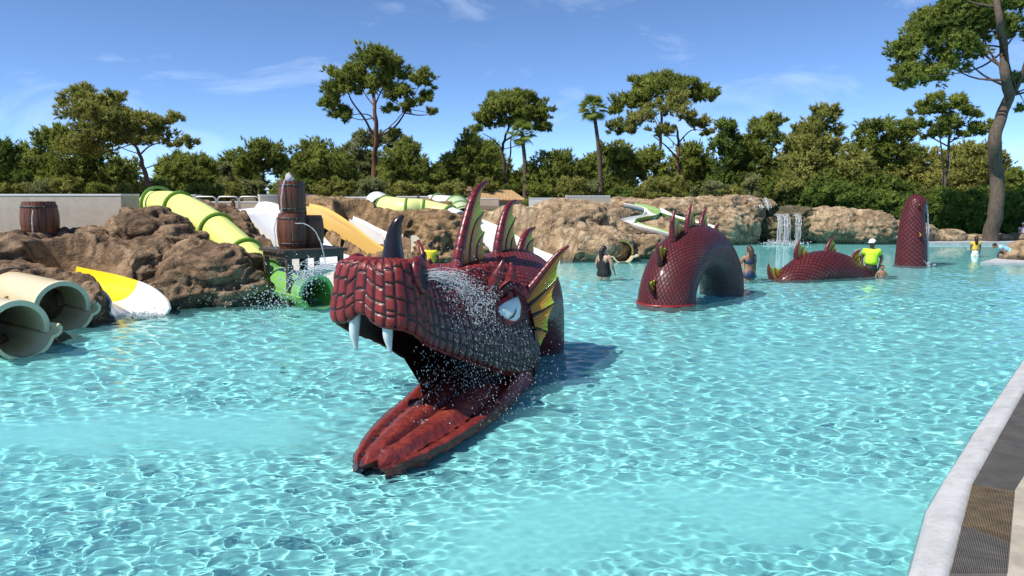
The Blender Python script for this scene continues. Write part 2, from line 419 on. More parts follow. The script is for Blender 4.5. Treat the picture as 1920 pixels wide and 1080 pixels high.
M_rockb = mat_rock('brown_rock', (.16, .092, .046), (.28, .175, .095), (.40, .275, .165))
M_rockm = mat_rock('ochre_rock', (.23, .135, .06), (.36, .225, .105), (.47, .32, .17))
M_rockt = mat_rock('tan_rock', (.34, .225, .12), (.47, .33, .19), (.58, .45, .29))
# slide courses: the rocks are cut back below them and in front of them
SL = {
 'wideL': [P(436, 402, 24.5), P(455, 398, 24.4), P(470, 412, 24), P(500, 440, 22.8), P(540, 474, 21.4), P(585, 503, 20.0), P(640, 516, 19.0), P(690, 520, 18.6)],
 'wideR': [P(486, 388, 27), P(505, 384, 26.8), P(540, 396, 26), P(575, 415, 25), P(608, 452, 23.2), P(640, 480, 21.8), P(690, 494, 20.6), P(735, 500, 20)],
 'orL': [P(572, 392, 25.2), P(605, 408, 24.4), P(640, 430, 23.5), P(668, 440, 23.1), P(700, 462, 22.6), P(745, 490, 22.2), P(790, 497, 22)],
 'orR': [P(580, 384, 26.4), P(612, 392, 25.9), P(648, 414, 25.2), P(682, 440, 24.6), P(720, 468, 23.8), P(765, 480, 23.4), P(805, 486, 23.2)],
 'nwL': [P(655, 414, 25.8), P(675, 422, 25.4), P(695, 434, 25.1), P(720, 450, 24.8)], 'nwR': [P(662, 408, 27), P(685, 418, 26.6), P(708, 430, 26.2), P(740, 444, 26)],
 'rtL': [P(868, 425, 29.2), P(885, 438, 28.6), P(905, 460, 27.6), P(950, 490, 26.4), P(1010, 508, 25.6)], 'rtR': [P(880, 408, 31.2), P(915, 420, 30.4), P(958, 440, 29.4), P(1000, 468, 28.2), P(1050, 488, 27.4)],
 'yel': [P(40, 492, 16.9), P(120, 511, 16.4), P(185, 525, 15.9), P(232, 541, 15.5), P(258, 563, 15.1), P(264, 586, 14.85)],
 'cr1': [P(-190, 560, 14.2), P(-110, 580, 13.2), P(-50, 597, 12.3), P(8, 612, 11.55), P(46, 622, 11.2)],
 'cr2': [P(-70, 535, 16.2), P(-5, 546, 15.3), P(45, 557, 14.5), P(98, 571, 13.75), P(126, 580, 13.4)],
 'wind1': [P(1180, 387, 34.5), P(1202, 391, 33.8), P(1222, 398, 33.2), P(1219, 408, 32.5), P(1194, 413, 31.9), P(1178, 418, 31.4), P(1200, 428, 30.9), P(1230, 436, 30.5), P(1270, 447, 30.1)],
 'wind2': [P(1226, 396, 33.8), P(1242, 403, 33.2), P(1270, 413, 32.8), P(1300, 421, 32.4), P(1335, 430, 32)],
 'tubeA': [P(712, 387, 32), P(735, 391, 30.5), P(760, 394, 29.8), P(785, 395, 30), P(815, 401, 30), P(845, 409, 29.6), P(862, 416, 29.2)],
}
SL['orL'] = list(catmull(SL['orL'], 8) * .62 + catmull(SL['orR'], 8) * .38); SL['orR'] = list(catmull(SL['orR'], 8))
CARVE = []
def carve(pts, rad, drop, cut=2.5):
    q = catmull(pts, 26); e = np.array([0, 0, EYE])
    for c in q: CARVE.append((c[:2], c[2] - drop, rad, norm(np.r_[(e - c)[:2], 0])[:2], (e[2] - c[2] + drop) / np.linalg.norm((e - c)[:2]), cut))
for a_, b_, dr in (('wideL', 'wideR', .30), ('orL', 'orR', .16), ('nwL', 'nwR', .14), ('rtL', 'rtR', .2)):
    for w_ in (.05, .35, .65, .95): carve(catmull(SL[a_], 20) * (1 - w_) + catmull(SL[b_], 20) * w_, .42, dr, 1.2 if w_ < .5 else .3)
carve(SL['yel'][1:], .36, .36, .1); carve(SL['cr1'][3:], .42, .50, .8); carve(SL['cr2'][3:], .44, .52, .5); carve(SL['wind1'], .42, .06, 1.2); carve(SL['wind2'], .42, .06, 1.2); carve(SL['tubeA'], .45, .30, 2.)
CV_xy = np.array([c[0] for c in CARVE]); CV_z = np.array([c[1] for c in CARVE]); CV_r = np.array([c[2] for c in CARVE]); CV_d = np.array([c[3] for c in CARVE]); CV_s = np.array([c[4] for c in CARVE]); CV_c = np.array([c[5] for c in CARVE])
def cut_rocks(V):
    sel = np.where((np.abs(CV_xy[:, 0] - V[:, 0].mean()) < np.ptp(V[:, 0]) / 2 + 4) & (np.abs(CV_xy[:, 1] - V[:, 1].mean()) < np.ptp(V[:, 1]) / 2 + 5))[0]; z = V[:, 2].copy()
    for k in sel:
        d = V[:, :2] - CV_xy[k]; f = d @ CV_d[k]; s_ = np.abs(d @ np.array([-CV_d[k][1], CV_d[k][0]])); ff = np.clip(f, 0, CV_c[k]); back = np.maximum(np.maximum(-f, f - CV_c[k]), 0)
        dist = np.hypot(s_, back); lim = CV_z[k] + CV_s[k] * ff * 1.0 + np.maximum(dist - CV_r[k], 0) * 2.6; z = np.where(dist < CV_r[k] + .6, np.minimum(z, lim), z)
    V = V.copy(); V[:, 2] = z; return V
def rock(name, label, cat, ells, mat, vox=.05, amp=1., group=None, seed=0, sm=6):
    m = MB(); V0, T0 = ico(3)
    for (px, py, Y, rx, rz, ry) in ells:
        c = P(px, py, Y); s = pxm(Y)
        V = V0 * np.array([rx * s, ry, rz * s]); V = V * (1 + .22 * pn(V0 * 1.7 + c * 1.3 + seed)[:, None])
        m.add(V + c, T=T0)
    tmp = mk('tmp', np.concatenate(m.V), [np.concatenate(m.T)], mat)
    md = tmp.modifiers.new('r', 'REMESH'); md.mode = 'VOXEL'; md.voxel_size = vox
    s2 = tmp.modifiers.new('s', 'SMOOTH'); s2.iterations = sm; s2.factor = .5
    V, Q, T = evaluated(tmp); me0 = tmp.data; bpy.data.objects.remove(tmp); bpy.data.meshes.remove(me0)
    N = vnormals(V, Q, T); p = V + seed * 5.1
    w = np.stack([fbm(p * .9 + 40, 2), fbm(p * .9 + 80, 2), fbm(p * .9 + 120, 2)], 1)
    big = fbm(p * .8 + w * .3, 2); rid = 1 - np.abs(fbm(p * .9 + w * .8 + 9, 3)) * 2.6; sml = fbm(p * np.array([4.5, 4.5, 7.]), 5, .62)
    cre = smooth01((rid - .62) / .35)
    lum = fbm(p * 1.9 + w * .5 + 31, 2)
    lay = np.sin((p[:, 2] * 7 + 1.5 * w[:, 0] * 3 + p[:, 0] * .8)) * .5
    led = 1 - np.abs(fbm(p * np.array([.8, .8, 3.0]) + w * .25 + 55, 3)) * 2.4; lst = smooth01((led - .35) / .5)
    V = V + N * (amp * (.085 * (lst - .5) + .24 * big + .07 * lum - .07 * cre + .030 * sml + .012 * lay))[:, None]
    V = cut_rocks(V)
    loc = V.mean(0); loc[2] = 0
    o = bpy.data.objects.new(name, None); bpy.data.objects.remove(o)
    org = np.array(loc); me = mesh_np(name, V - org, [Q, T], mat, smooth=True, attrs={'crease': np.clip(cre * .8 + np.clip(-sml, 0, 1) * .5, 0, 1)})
    o = bpy.data.objects.new(name, me); o.location = org; o.cycles.is_caustics_receiver = True; COL.objects.link(o)
    ORG[o.name] = org
    return tag(o, label, cat, group)
RG = 'sprayed concrete rocks round the slides'
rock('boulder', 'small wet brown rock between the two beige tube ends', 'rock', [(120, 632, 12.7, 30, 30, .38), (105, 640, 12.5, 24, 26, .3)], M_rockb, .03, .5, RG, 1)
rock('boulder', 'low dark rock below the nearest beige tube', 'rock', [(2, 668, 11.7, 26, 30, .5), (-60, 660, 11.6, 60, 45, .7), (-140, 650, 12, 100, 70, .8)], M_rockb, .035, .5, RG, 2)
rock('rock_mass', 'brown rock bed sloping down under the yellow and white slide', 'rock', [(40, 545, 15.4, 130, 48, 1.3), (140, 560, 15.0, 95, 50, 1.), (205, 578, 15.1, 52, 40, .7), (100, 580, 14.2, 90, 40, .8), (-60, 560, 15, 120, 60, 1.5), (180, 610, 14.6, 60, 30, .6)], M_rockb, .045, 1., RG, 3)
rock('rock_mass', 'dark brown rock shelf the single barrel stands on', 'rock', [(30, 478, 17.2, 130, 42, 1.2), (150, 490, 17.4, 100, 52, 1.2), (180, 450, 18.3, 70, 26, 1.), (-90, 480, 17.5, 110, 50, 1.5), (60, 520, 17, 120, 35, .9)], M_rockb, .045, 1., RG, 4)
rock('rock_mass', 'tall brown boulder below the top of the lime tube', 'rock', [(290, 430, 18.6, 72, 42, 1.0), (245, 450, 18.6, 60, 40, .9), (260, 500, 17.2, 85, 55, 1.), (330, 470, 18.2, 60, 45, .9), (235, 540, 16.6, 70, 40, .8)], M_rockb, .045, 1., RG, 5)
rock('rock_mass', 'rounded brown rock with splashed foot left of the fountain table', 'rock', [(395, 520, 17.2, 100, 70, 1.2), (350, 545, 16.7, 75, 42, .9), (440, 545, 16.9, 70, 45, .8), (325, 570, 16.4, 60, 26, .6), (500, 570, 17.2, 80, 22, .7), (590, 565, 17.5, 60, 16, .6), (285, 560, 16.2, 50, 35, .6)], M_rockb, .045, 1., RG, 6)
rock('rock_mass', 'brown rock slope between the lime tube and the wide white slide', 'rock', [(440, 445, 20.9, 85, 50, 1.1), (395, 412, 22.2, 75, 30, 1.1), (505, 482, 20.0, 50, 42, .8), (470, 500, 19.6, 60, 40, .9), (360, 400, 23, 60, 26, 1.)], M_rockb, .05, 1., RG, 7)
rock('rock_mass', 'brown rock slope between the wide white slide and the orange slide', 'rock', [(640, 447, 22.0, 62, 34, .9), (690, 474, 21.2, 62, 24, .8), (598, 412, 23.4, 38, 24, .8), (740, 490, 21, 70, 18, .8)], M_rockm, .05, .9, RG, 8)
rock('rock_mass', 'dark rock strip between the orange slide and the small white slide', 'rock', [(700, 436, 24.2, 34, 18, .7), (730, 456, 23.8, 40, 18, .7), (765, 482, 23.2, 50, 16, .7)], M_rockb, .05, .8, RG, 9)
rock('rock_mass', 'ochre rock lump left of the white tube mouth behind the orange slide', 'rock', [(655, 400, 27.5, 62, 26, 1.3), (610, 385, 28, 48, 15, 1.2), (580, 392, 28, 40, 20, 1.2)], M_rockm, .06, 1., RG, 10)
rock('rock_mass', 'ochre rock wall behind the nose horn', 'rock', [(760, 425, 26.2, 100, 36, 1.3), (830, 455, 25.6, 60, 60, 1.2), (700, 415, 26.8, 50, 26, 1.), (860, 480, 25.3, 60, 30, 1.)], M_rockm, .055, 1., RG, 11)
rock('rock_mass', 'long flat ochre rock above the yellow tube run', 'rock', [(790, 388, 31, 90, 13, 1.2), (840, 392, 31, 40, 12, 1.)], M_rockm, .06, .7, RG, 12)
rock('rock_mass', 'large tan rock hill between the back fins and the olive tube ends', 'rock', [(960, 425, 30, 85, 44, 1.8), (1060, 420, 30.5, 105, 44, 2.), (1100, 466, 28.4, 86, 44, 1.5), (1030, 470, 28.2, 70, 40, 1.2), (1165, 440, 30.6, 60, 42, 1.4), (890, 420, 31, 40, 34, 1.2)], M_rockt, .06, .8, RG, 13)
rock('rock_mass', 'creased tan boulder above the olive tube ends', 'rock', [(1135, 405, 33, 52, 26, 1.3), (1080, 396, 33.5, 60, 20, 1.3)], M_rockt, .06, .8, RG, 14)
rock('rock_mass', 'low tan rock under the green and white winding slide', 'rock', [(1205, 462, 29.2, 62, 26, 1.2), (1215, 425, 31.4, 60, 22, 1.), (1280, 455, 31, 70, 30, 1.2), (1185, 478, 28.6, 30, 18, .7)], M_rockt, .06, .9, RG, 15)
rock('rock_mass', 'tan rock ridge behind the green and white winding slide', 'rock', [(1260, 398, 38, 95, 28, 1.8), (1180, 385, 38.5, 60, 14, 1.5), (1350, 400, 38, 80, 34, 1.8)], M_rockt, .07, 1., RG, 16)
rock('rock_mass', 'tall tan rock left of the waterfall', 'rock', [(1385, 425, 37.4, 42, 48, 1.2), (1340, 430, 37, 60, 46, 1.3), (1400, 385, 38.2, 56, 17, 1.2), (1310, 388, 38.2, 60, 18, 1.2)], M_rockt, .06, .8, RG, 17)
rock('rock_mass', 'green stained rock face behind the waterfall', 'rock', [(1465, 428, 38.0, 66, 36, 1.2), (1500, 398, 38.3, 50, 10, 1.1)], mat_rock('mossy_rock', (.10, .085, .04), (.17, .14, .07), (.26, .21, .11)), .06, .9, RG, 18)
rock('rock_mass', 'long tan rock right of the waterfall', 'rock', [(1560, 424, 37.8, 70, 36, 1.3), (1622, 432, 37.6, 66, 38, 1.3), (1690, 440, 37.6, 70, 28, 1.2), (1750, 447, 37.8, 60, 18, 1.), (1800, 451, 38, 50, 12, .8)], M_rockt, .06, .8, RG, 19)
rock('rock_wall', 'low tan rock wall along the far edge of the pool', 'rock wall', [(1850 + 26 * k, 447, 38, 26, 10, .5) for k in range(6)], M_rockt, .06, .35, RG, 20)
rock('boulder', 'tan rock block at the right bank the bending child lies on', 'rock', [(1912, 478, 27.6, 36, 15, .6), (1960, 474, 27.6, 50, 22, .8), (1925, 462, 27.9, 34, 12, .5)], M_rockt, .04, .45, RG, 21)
a0 = G(1838, 495); struct(prism_obj('ramp', [a0[:2], G(1872, 486)[:2], (24, 27.3), (24, 25.3)], -.5, .06, M_coping), 'white ramp at the foot of the rock block at the right bank')
# ------------------------------------------------------------------ walls, fence, buildings behind the slides
M_stucco = paint('grey_stucco', (.50, .435, .345), .9, .1, 4, .18, .6)
M_cap = paint('white_wall_cap', (.72, .71, .68), .8, .06, 3)
M_beige = paint('beige_wall', (.52, .42, .31), .85, .1, 2)
def wall_px(name, label, x0, x1, ytop, Y, depth, hgt, mat, cap=True, side=None):
    """a wall whose front runs from photo column x0 to x1 at depth Y, its top at photo row ytop"""
    a, b = P(x0, ytop, Y), P(x1, ytop, Y); zt = (a[2] + b[2]) / 2
    t = thing(name, label, 'wall', ((a[0] + b[0]) / 2, Y, zt - hgt))
    m = MB(); m.box(((a[0] + b[0]) / 2, Y + depth / 2, zt - hgt / 2 - (.04 if cap else 0)), ((b[0] - a[0]) / 2, depth / 2, hgt / 2)); m.build('wall_body', mat, t)
    if cap:
        m = MB(); m.box(((a[0] + b[0]) / 2, Y + depth / 2, zt - .018), ((b[0] - a[0]) / 2 + .012, depth / 2 + .012, .022)); m.build('wall_cap', M_cap, t)
    return t
def quad_wall(name, label, pts, zt, zb, th, mat, cat='wall', cap=True):
    """wall along a plan polyline of two points, thickness th to the back"""
    a, b = np.array(pts[0], float), np.array(pts[1], float); d = norm(np.r_[b - a, 0]); n = np.array([-d[1], d[0], 0])
    t = thing(name, label, cat, (*((a + b) / 2), zb)); ax = np.array([d, n, [0, 0, 1]]); L = np.linalg.norm(b - a)
    c = np.r_[(a + b) / 2, (zt + zb) / 2] + n * th / 2
    m = MB(); m.box(c - [0, 0, .02], (L / 2, th / 2, (zt - zb) / 2 - .02), ax); m.build('wall_body', mat, t)
    if cap: m = MB(); m.box(np.r_[c[:2], zt - .018], (L / 2 + .012, th / 2 + .012, .022), ax); m.build('wall_cap', M_cap, t)
    return t
wall_px('stucco_wall', 'thick grey stucco wall behind the single barrel at the left', -260, 226, 364, 19.2, .95, 1.6, M_stucco)
wall_px('stucco_wall', 'low beige wall with a white cap behind the three loop railings', 352, 505, 378, 31, .4, 1.2, M_beige)
wall_px('stucco_wall', 'short grey wall stub left of the loop railings', 327, 366, 365, 29, .5, 1.2, M_stucco)
quad_wall('stucco_wall', 'grey wall end beside the top of the wide white slide', [P(487, 366, 27)[:2], P(590, 366, 28)[:2]], 2.44, .9, .3, M_stucco)
wall_px('stucco_wall', 'long thin wall behind the stacked barrels and the orange slide', 560, 694, 369, 33, .4, 1.3, M_stucco)
wall_px('stucco_wall', 'grey wall with a dark joint right of the white tube mouth', 743, 810, 368, 36, .9, 1.2, M_stucco)
m = MB(); m.box(P(784, 375, 35.98), (.035, .02, .22)); tag(m.build('drain_pipe', M_dark), 'dark pipe on the grey wall right of the white tube mouth', 'pipe')
wall_px('stucco_wall', 'low pale wall behind the second white tube', 812, 935, 372, 41, .5, 1., M_beige)
w_ = wall_px('stucco_wall', 'long white low wall right of the tiled roof', 992, 1062, 371, 38, .4, 1.3, M_cap)
wall_px('stucco_wall', 'grey wall end above the large tan rock hill', 1062, 1144, 367, 36.5, .7, 1.3, M_stucco)
# low building with a tiled roof
b0 = P(862, 382, 47); b1 = P(985, 382, 47)
bt = thing('low_building', 'low building with an ochre tiled roof behind the second back fin', 'building', ((b0[0] + b1[0]) / 2, 47, 1.0))
m = MB(); m.box(((b0[0] + b1[0]) / 2, 49, 1.3), ((b1[0] - b0[0]) / 2, 2, .78)); m.build('wall', M_beige, bt)
m = MB(); zr = 2.05; cx = (b0[0] + b1[0]) / 2; hw = (b1[0] - b0[0]) / 2 + .1
m.add([[cx - hw, 46.7, zr], [cx + hw, 46.7, zr], [cx + hw - .9, 49, zr + .62], [cx - hw + .9, 49, zr + .62], [cx - hw, 51.3, zr], [cx + hw, 51.3, zr]], [[0, 1, 2, 3], [3, 2, 5, 4]], [[1, 5, 2], [4, 0, 3]])
M_tile = paint('ochre_roof_tile', (.46, .30, .14), .85, .25, 6, .3)
rf = m.build('roof', M_tile, bt)
m = MB()
for k in range(44):
    x = cx - hw + .2 + k * (2 * hw - .4) / 43; xx = np.clip(x, cx - hw + .95, cx + hw - .95)
    f = 1 - abs(x - xx) / .9
    m.tube([[x, 46.72, zr + .01], [x + (xx - x) * f * .2, 46.72 + 2.2 * f, zr + .02 + .6 * f]], .05, 5)
tl = m.build('roof_tile', M_tile, rf); tl['kind'] = 'stuff'
m = MB(); c = P(880, 366, 46.0); m.tube([c - [0, 0, .9], c + [0, 0, .25]], .11, 8); m.box(c + [0, 0, .32], (.2, .2, .06)); m.box(c + [0, 0, .46], (.12, .12, .08)); m.build('chimney', paint('red_chimney', (.42, .22, .14), .8, .2), rf)
for k, x in enumerate((902, 930, 958, 975)):
    m = MB(); c = P(x, 379, 46.98); m.box(c, (.22, .03, .18)); m.build('window', M_cap, bt)
# three steel loop railings
M_steel = NT('brushed_steel').set((.55, .52, .47), .35, Metallic=.6)
for k, (xa, xb, lb) in enumerate(((366, 406, 'leftmost loop railing, nearest the lime tube'), (409, 448, 'middle loop railing, in front of a bather'), (450, 487, 'rightmost loop railing, beside the wide white slide'))):
    a = P(xa, 396, 28.4); b = P(xb, 396, 28.4); zt = P(xa, 369, 28.4)[2]; z0 = 1.2; r = .14
    pts = [(a[0], 28.4, z0), (a[0], 28.4, zt - r)] + [(a[0] + r - r * math.cos(t), 28.4, zt - r + r * math.sin(t)) for t in (.4, .8, 1.2, 1.57)] + [(b[0] - r + r * math.sin(t), 28.4, zt - r + r * math.cos(t)) for t in (0, .4, .8, 1.2, 1.57)] + [(b[0], 28.4, z0)]
    m = MB(); m.tube(pts, .032, 8); o = m.build('railing', M_steel, smooth=True); tag(o, 'steel ' + lb, 'railing', 'steel loop railings')
# floodlight mast
c = P(789, 366, 62); zt = P(789, 304, 62)[2]
lm = thing('floodlight_mast', 'tall grey lattice floodlight mast among the pines', 'mast', (c[0], 62, 1.6))
M_galv = paint('galvanised_steel', (.42, .43, .40), .5, .1)
m = MB()
for dx, dy in ((-.16, -.16), (.16, -.16), (.16, .16), (-.16, .16)): m.tube([(c[0] + dx, 62 + dy, 1.6), (c[0] + dx * .8, 62 + dy * .8, zt)], .035, 5)
for k in range(12):
    z = 1.8 + k * (zt - 2) / 12; s = (-1) ** k * .15; m.tube([(c[0] - s, 61.84, z), (c[0] + s, 61.84, z + .24)], .02, 4); m.tube([(c[0] - .15, 61.84, z), (c[0] + .15, 61.84, z)], .02, 4)
m.build('pole', M_galv, lm)
m = MB(); m.box((c[0], 62, zt + .05), (.45, .06, .05)); m.build('crossarm', M_galv, lm)
for dx in (-.32, 0.02, .34):
    m = MB(); m.box((c[0] + dx, 61.86, zt + .22), (.14, .07, .13)); m.build('floodlight', M_cap, lm)

# ------------------------------------------------------------------ slides
def gel(name, col, rough=.28, var=.05): 
    t = NT(name); c = t.coord(); n = t.noise(c, 1.3, 5); k = t.ramp(n, [(.3, tuple(x * (1 - var) for x in col)), (.7, col)])
    k = t.mix(t.ramp(t.noise(c, 7, 6, .7), [(.6, 0), (.8, .25)]), k, tuple(x * .7 for x in col)); return t.set(k, rough)
M_cream = gel('cream_gelcoat', (.72, .60, .38)); M_creamrim = gel('pale_rim', (.74, .66, .46)); M_lime = gel('lime_gelcoat', (.77, .83, .24)); M_limeg = gel('lime_flange', (.16, .32, .03))
M_green = gel('green_gelcoat', (.20, .46, .08)); M_white = gel('white_gelcoat', (.80, .80, .78)); M_yellow = gel('yellow_gelcoat', (.85, .62, .02)); M_orange = gel('orange_gelcoat', (.80, .50, .15))
M_sage = gel('sage_green_gelcoat', (.34, .46, .24)); M_olive = gel('olive_gelcoat', (.24, .24, .07)); M_mid = gel('midgreen_gelcoat', (.26, .40, .13)); M_brownring = paint('brown_collar', (.14, .10, .07), .8)
def arc(r, a0, a1, n): t = np.radians(np.linspace(a0, a1, n)); return np.c_[r * np.cos(t), r * np.sin(t)]
def loopprof(pts, th):
    """open polyline -> closed loop of thickness th"""
    pts = np.asarray(pts, float); t = np.gradient(pts, axis=0); n = np.c_[-t[:, 1], t[:, 0]]; n /= np.linalg.norm(n, axis=1)[:, None]
    return np.vstack([pts + n * th / 2, (pts - n * th / 2)[::-1]])
def swept(name, path, prof, mat, parent, n=30, scale=None, smooth=True):
    p = catmull(path, n); s = None if scale is None else np.interp(np.linspace(0, 1, n), np.linspace(0, 1, len(scale)), scale)
    V, Q, k = sweep(p, prof, True, s); h = k // 2; caps = []
    for r0 in (0, (n - 1) * k):
        for j in range(h - 1): caps.append([r0 + j, r0 + j + 1, r0 + k - 2 - j, r0 + k - 1 - j])
    return mk(name, V, [Q, np.array(caps)], mat, parent, smooth=False) if not smooth else shade(mk(name, V, [Q, np.array(caps)], mat, parent, smooth=True))
def shade(o, ang=40):
    me = o.data
    try: me.set_sharp_from_angle(angle=R(ang))
    except Exception: pass
    return o
def tube_prof(r, th=.035, n=28): return loopprof(arc(r, 90, 450, n), th)
TROUGH = lambda r, e=0: arc(r, 180 - e, 360 + e, 22)

# two cream tube slides at the left bank: covered trough ending in a flared lip
def cream_slide(label, path, Ymouth, r, grp):
    path = [np.array(p) for p in path]; t = thing('tube_slide', label, 'slide', (path[-1][0], path[-1][1], 0), grp)
    p = catmull(path, 40); ncov = 36
    top = loopprof(arc(r, -12, 192, 26), .05); swept('cover', p[:ncov], top, M_cream, t, ncov)
    rim = loopprof(arc(r + .015, -14, 194, 26), .085); d = norm(p[ncov - 1] - p[ncov - 2]); swept('cover_rim', [p[ncov - 1] - d * .05, p[ncov - 1], p[ncov - 1] + d * .05], rim, M_creamrim, t, 6)
    # trough: lower half, its sides roll outward to a wide lip
    a = arc(r * .98, 200, 340, 16); lip_r = np.array([[r * 1.06, -.30 * r], [r * 1.18, -.20 * r], [r * 1.22, -.04 * r], [r * 1.12, .08 * r]]); lip_l = lip_r[::-1] * [-1, 1]
    tp = np.vstack([lip_l, a, lip_r]); n = 40
    swept('trough', p, loopprof(tp, .05), M_cream, t, n, np.interp(np.linspace(0, 1, 20), [0, .88, 1], [1, 1.0, 1.08]))
    return t
Yq = 11.4
cream_slide('nearest cream tube slide with its round mouth at the left edge', SL['cr1'], 11, .41, 'cream tube slides at the left bank')
cs = cream_slide('second cream tube slide with a brown collar behind the nearest one', SL['cr2'], 13, .44, 'cream tube slides at the left bank')
pc = catmull([P(-5, 546, 15.3), P(20, 551, 14.9), P(45, 557, 14.5)], 20); swept('collar', pc[9:12], loopprof(arc(.50, -12, 192, 24), .09), M_brownring, cs, 4)
pc = catmull([P(-70, 535, 16.2), P(-5, 546, 15.3), P(20, 551, 14.9)], 14); swept('white_section', pc, loopprof(arc(.465, -8, 188, 24), .03), M_white, cs, 14)
# open yellow and white trough
t = thing('open_slide', 'open yellow trough slide with a white end lip at the water', 'slide', (*G(262, 590)[:2], 0))
path = SL['yel']
cp = catmull(path, 40); tr = loopprof(np.vstack([[[-.50, .05]], arc(.46, 192, 348, 20) * [1, .8], [[.50, .05]]]), .04)
swept('trough', cp[:22], tr, M_yellow, t, 22); swept('end_lip', cp[21:], tr, M_white, t, 19, [1, 1.0, 1.05, 1.1])
# lime tube slide
lp = [P(285, 385, 22.0), P(330, 388, 21.2), P(385, 415, 20.2), P(430, 452, 19.3), P(472, 492, 18.5), P(505, 528, 17.9), P(548, 545, 17.5)]
lc = catmull(lp, 60); t = thing('tube_slide', 'lime tube slide with dark green flanges running down from the thick stucco wall', 'slide', (lp[-1][0], lp[-1][1], .4))
swept('tube', lc[:46], tube_prof(.40), M_lime, t, 46)
swept('green_section', lc[47:], tube_prof(.42), M_green, t, 13)
for k in (3, 11, 24, 36, 46):
    d = norm(lc[k + 1] - lc[k]) * .03; swept('flange', [lc[k] - d, lc[k], lc[k] + d], tube_prof(.45 if k > 3 else .53, .08), M_limeg, t, 4)
m = MB()
for k in range(12, 45):
    if k % 12 < 10:
        d = norm(lc[k + 1] - lc[k]); s = norm(np.cross(d, [0, 0, 1])); u = np.cross(s, d); q = lc[k] + u * .375 + s * (-.20)
        m.box(q, (.012, .012, .012))
bl = m.build('bolt', M_limeg, t); bl['kind'] = 'stuff'
# green outlet tubes under the fountain table
t = thing('tube_slide', 'bright green tube outlet below the fountain table', 'slide', (*G(590, 560)[:2], 0))
gp = [P(520, 532, 17.9), P(548, 540, 17.2), P(572, 547, 16.7), P(592, 552, 16.4)]
swept('tube', gp, loopprof(arc(.40, -10, 190, 24), .05), M_green, t, 16)
swept('tube_rim', [gp[-1] - norm(gp[-1] - gp[-2]) * .04, gp[-1], gp[-1] + norm(gp[-1] - gp[-2]) * .04], loopprof(arc(.41, -10, 190, 24), .09), gel('bright_green_rim', (.2, .58, .14)), t, 4)
swept('trough', gp[:2] + [gp[2], gp[3], P(606, 556, 16.1)], loopprof(np.vstack([[[-.52, .02], [-.47, -.09]], arc(.40, 195, 345, 16), [[.47, -.09], [.52, .02]]]), .05), M_green, t, 16)
# ribbon slides: surface between two edges, raised rims
def ribbon(name, label, L, Rr, mat, n=50, sag=.12, rim=.10, rimmat=None, mid=9):
    A = catmull(L, n); B = catmull(Rr, n); w = np.linspace(0, 1, mid)
    t = thing(name, label, 'slide', (A[-1][0], A[-1][1], 0))
    V = A[:, None] * (1 - w)[None, :, None] + B[:, None] * w[None, :, None]
    V[..., 2] -= sag * (1 - (2 * w - 1) ** 4)[None]
    e0 = V[:, :1].copy(); e0[..., 2] += rim; e1 = V[:, -1:].copy(); e1[..., 2] += rim
    dn = norm(np.r_[(B - A).mean(0)[:2], 0]) * .05
    s0 = e0 - dn; s0b = s0.copy(); s0b[..., 2] -= .5; s1 = e1 + dn; s1b = s1.copy(); s1b[..., 2] -= .5
    V = np.concatenate([s0b, s0, e0, V, e1, s1, s1b], 1)
    shade(mk('slide_bed', V.reshape(-1, 3), gridF(n, V.shape[1]), mat, t, smooth=True), 35)
    return t
# wide white slide, humped at its top
t = ribbon('wide_slide', 'wide white humped slide behind the stacked barrels', SL['wideL'], SL['wideR'], M_white, sag=.15)
# second humps at the slide head
for (a, b, c) in ((P(440, 397, 25.6), P(458, 392, 25.6), P(470, 404, 25.4)), (P(470, 402, 26.6), P(487, 379, 26.6), P(512, 390, 26.4))):
    pth = catmull([a, b, c], 14); n = len(pth); V = np.stack([pth, pth + [.1, 2.0, .05]], 1); V2 = V.copy(); V2[..., 2] -= .9
    VV = np.concatenate([V2[:, :1], V, V2[:, 1:]], 1); mk('hump', VV.reshape(-1, 3), gridF(n, 4), M_white, t, smooth=True)
ribbon('open_slide', 'flat orange slide right of the stacked barrels', SL['orL'], SL['orR'], M_orange, sag=.06, rim=.05)
ribbon('open_slide', 'narrow white slide above the dark rock strip', SL['nwL'], SL['nwR'], M_white, sag=.05, rim=.06)
quad_wall('low_wall', 'cream wall panel behind the nose horn', [P(715, 440, 25.6)[:2], P(812, 440, 24.6)[:2]], 1.12, -.2, .3, paint('cream_panel', (.66, .60, .48), .7, .06), cap=False)
# white tube mouth and yellow tube run
tb = SL['tubeA']
tcv = catmull(tb, 50); t = thing('tube_slide', 'yellow tube slide run starting at a white bell mouth', 'slide', tuple(tb[-1]))
swept('bell_mouth', [P(707, 382, 33.5), P(711, 386, 32.6), P(716, 390, 31.6)], tube_prof(.50, .05), M_white, t, 10, [1.05, 1.12, .9])
swept('tube', tcv[4:40], tube_prof(.46), gel('pale_yellow_gelcoat', (.78, .80, .30)), t, 36); swept('white_section', tcv[40:], tube_prof(.42), M_white, t, 10)
for k in (5, 17, 26, 40):
    d = norm(tcv[k + 1] - tcv[k]) * .03; swept('flange', [tcv[k] - d, tcv[k], tcv[k] + d], tube_prof(.50, .06), M_limeg, t, 4)
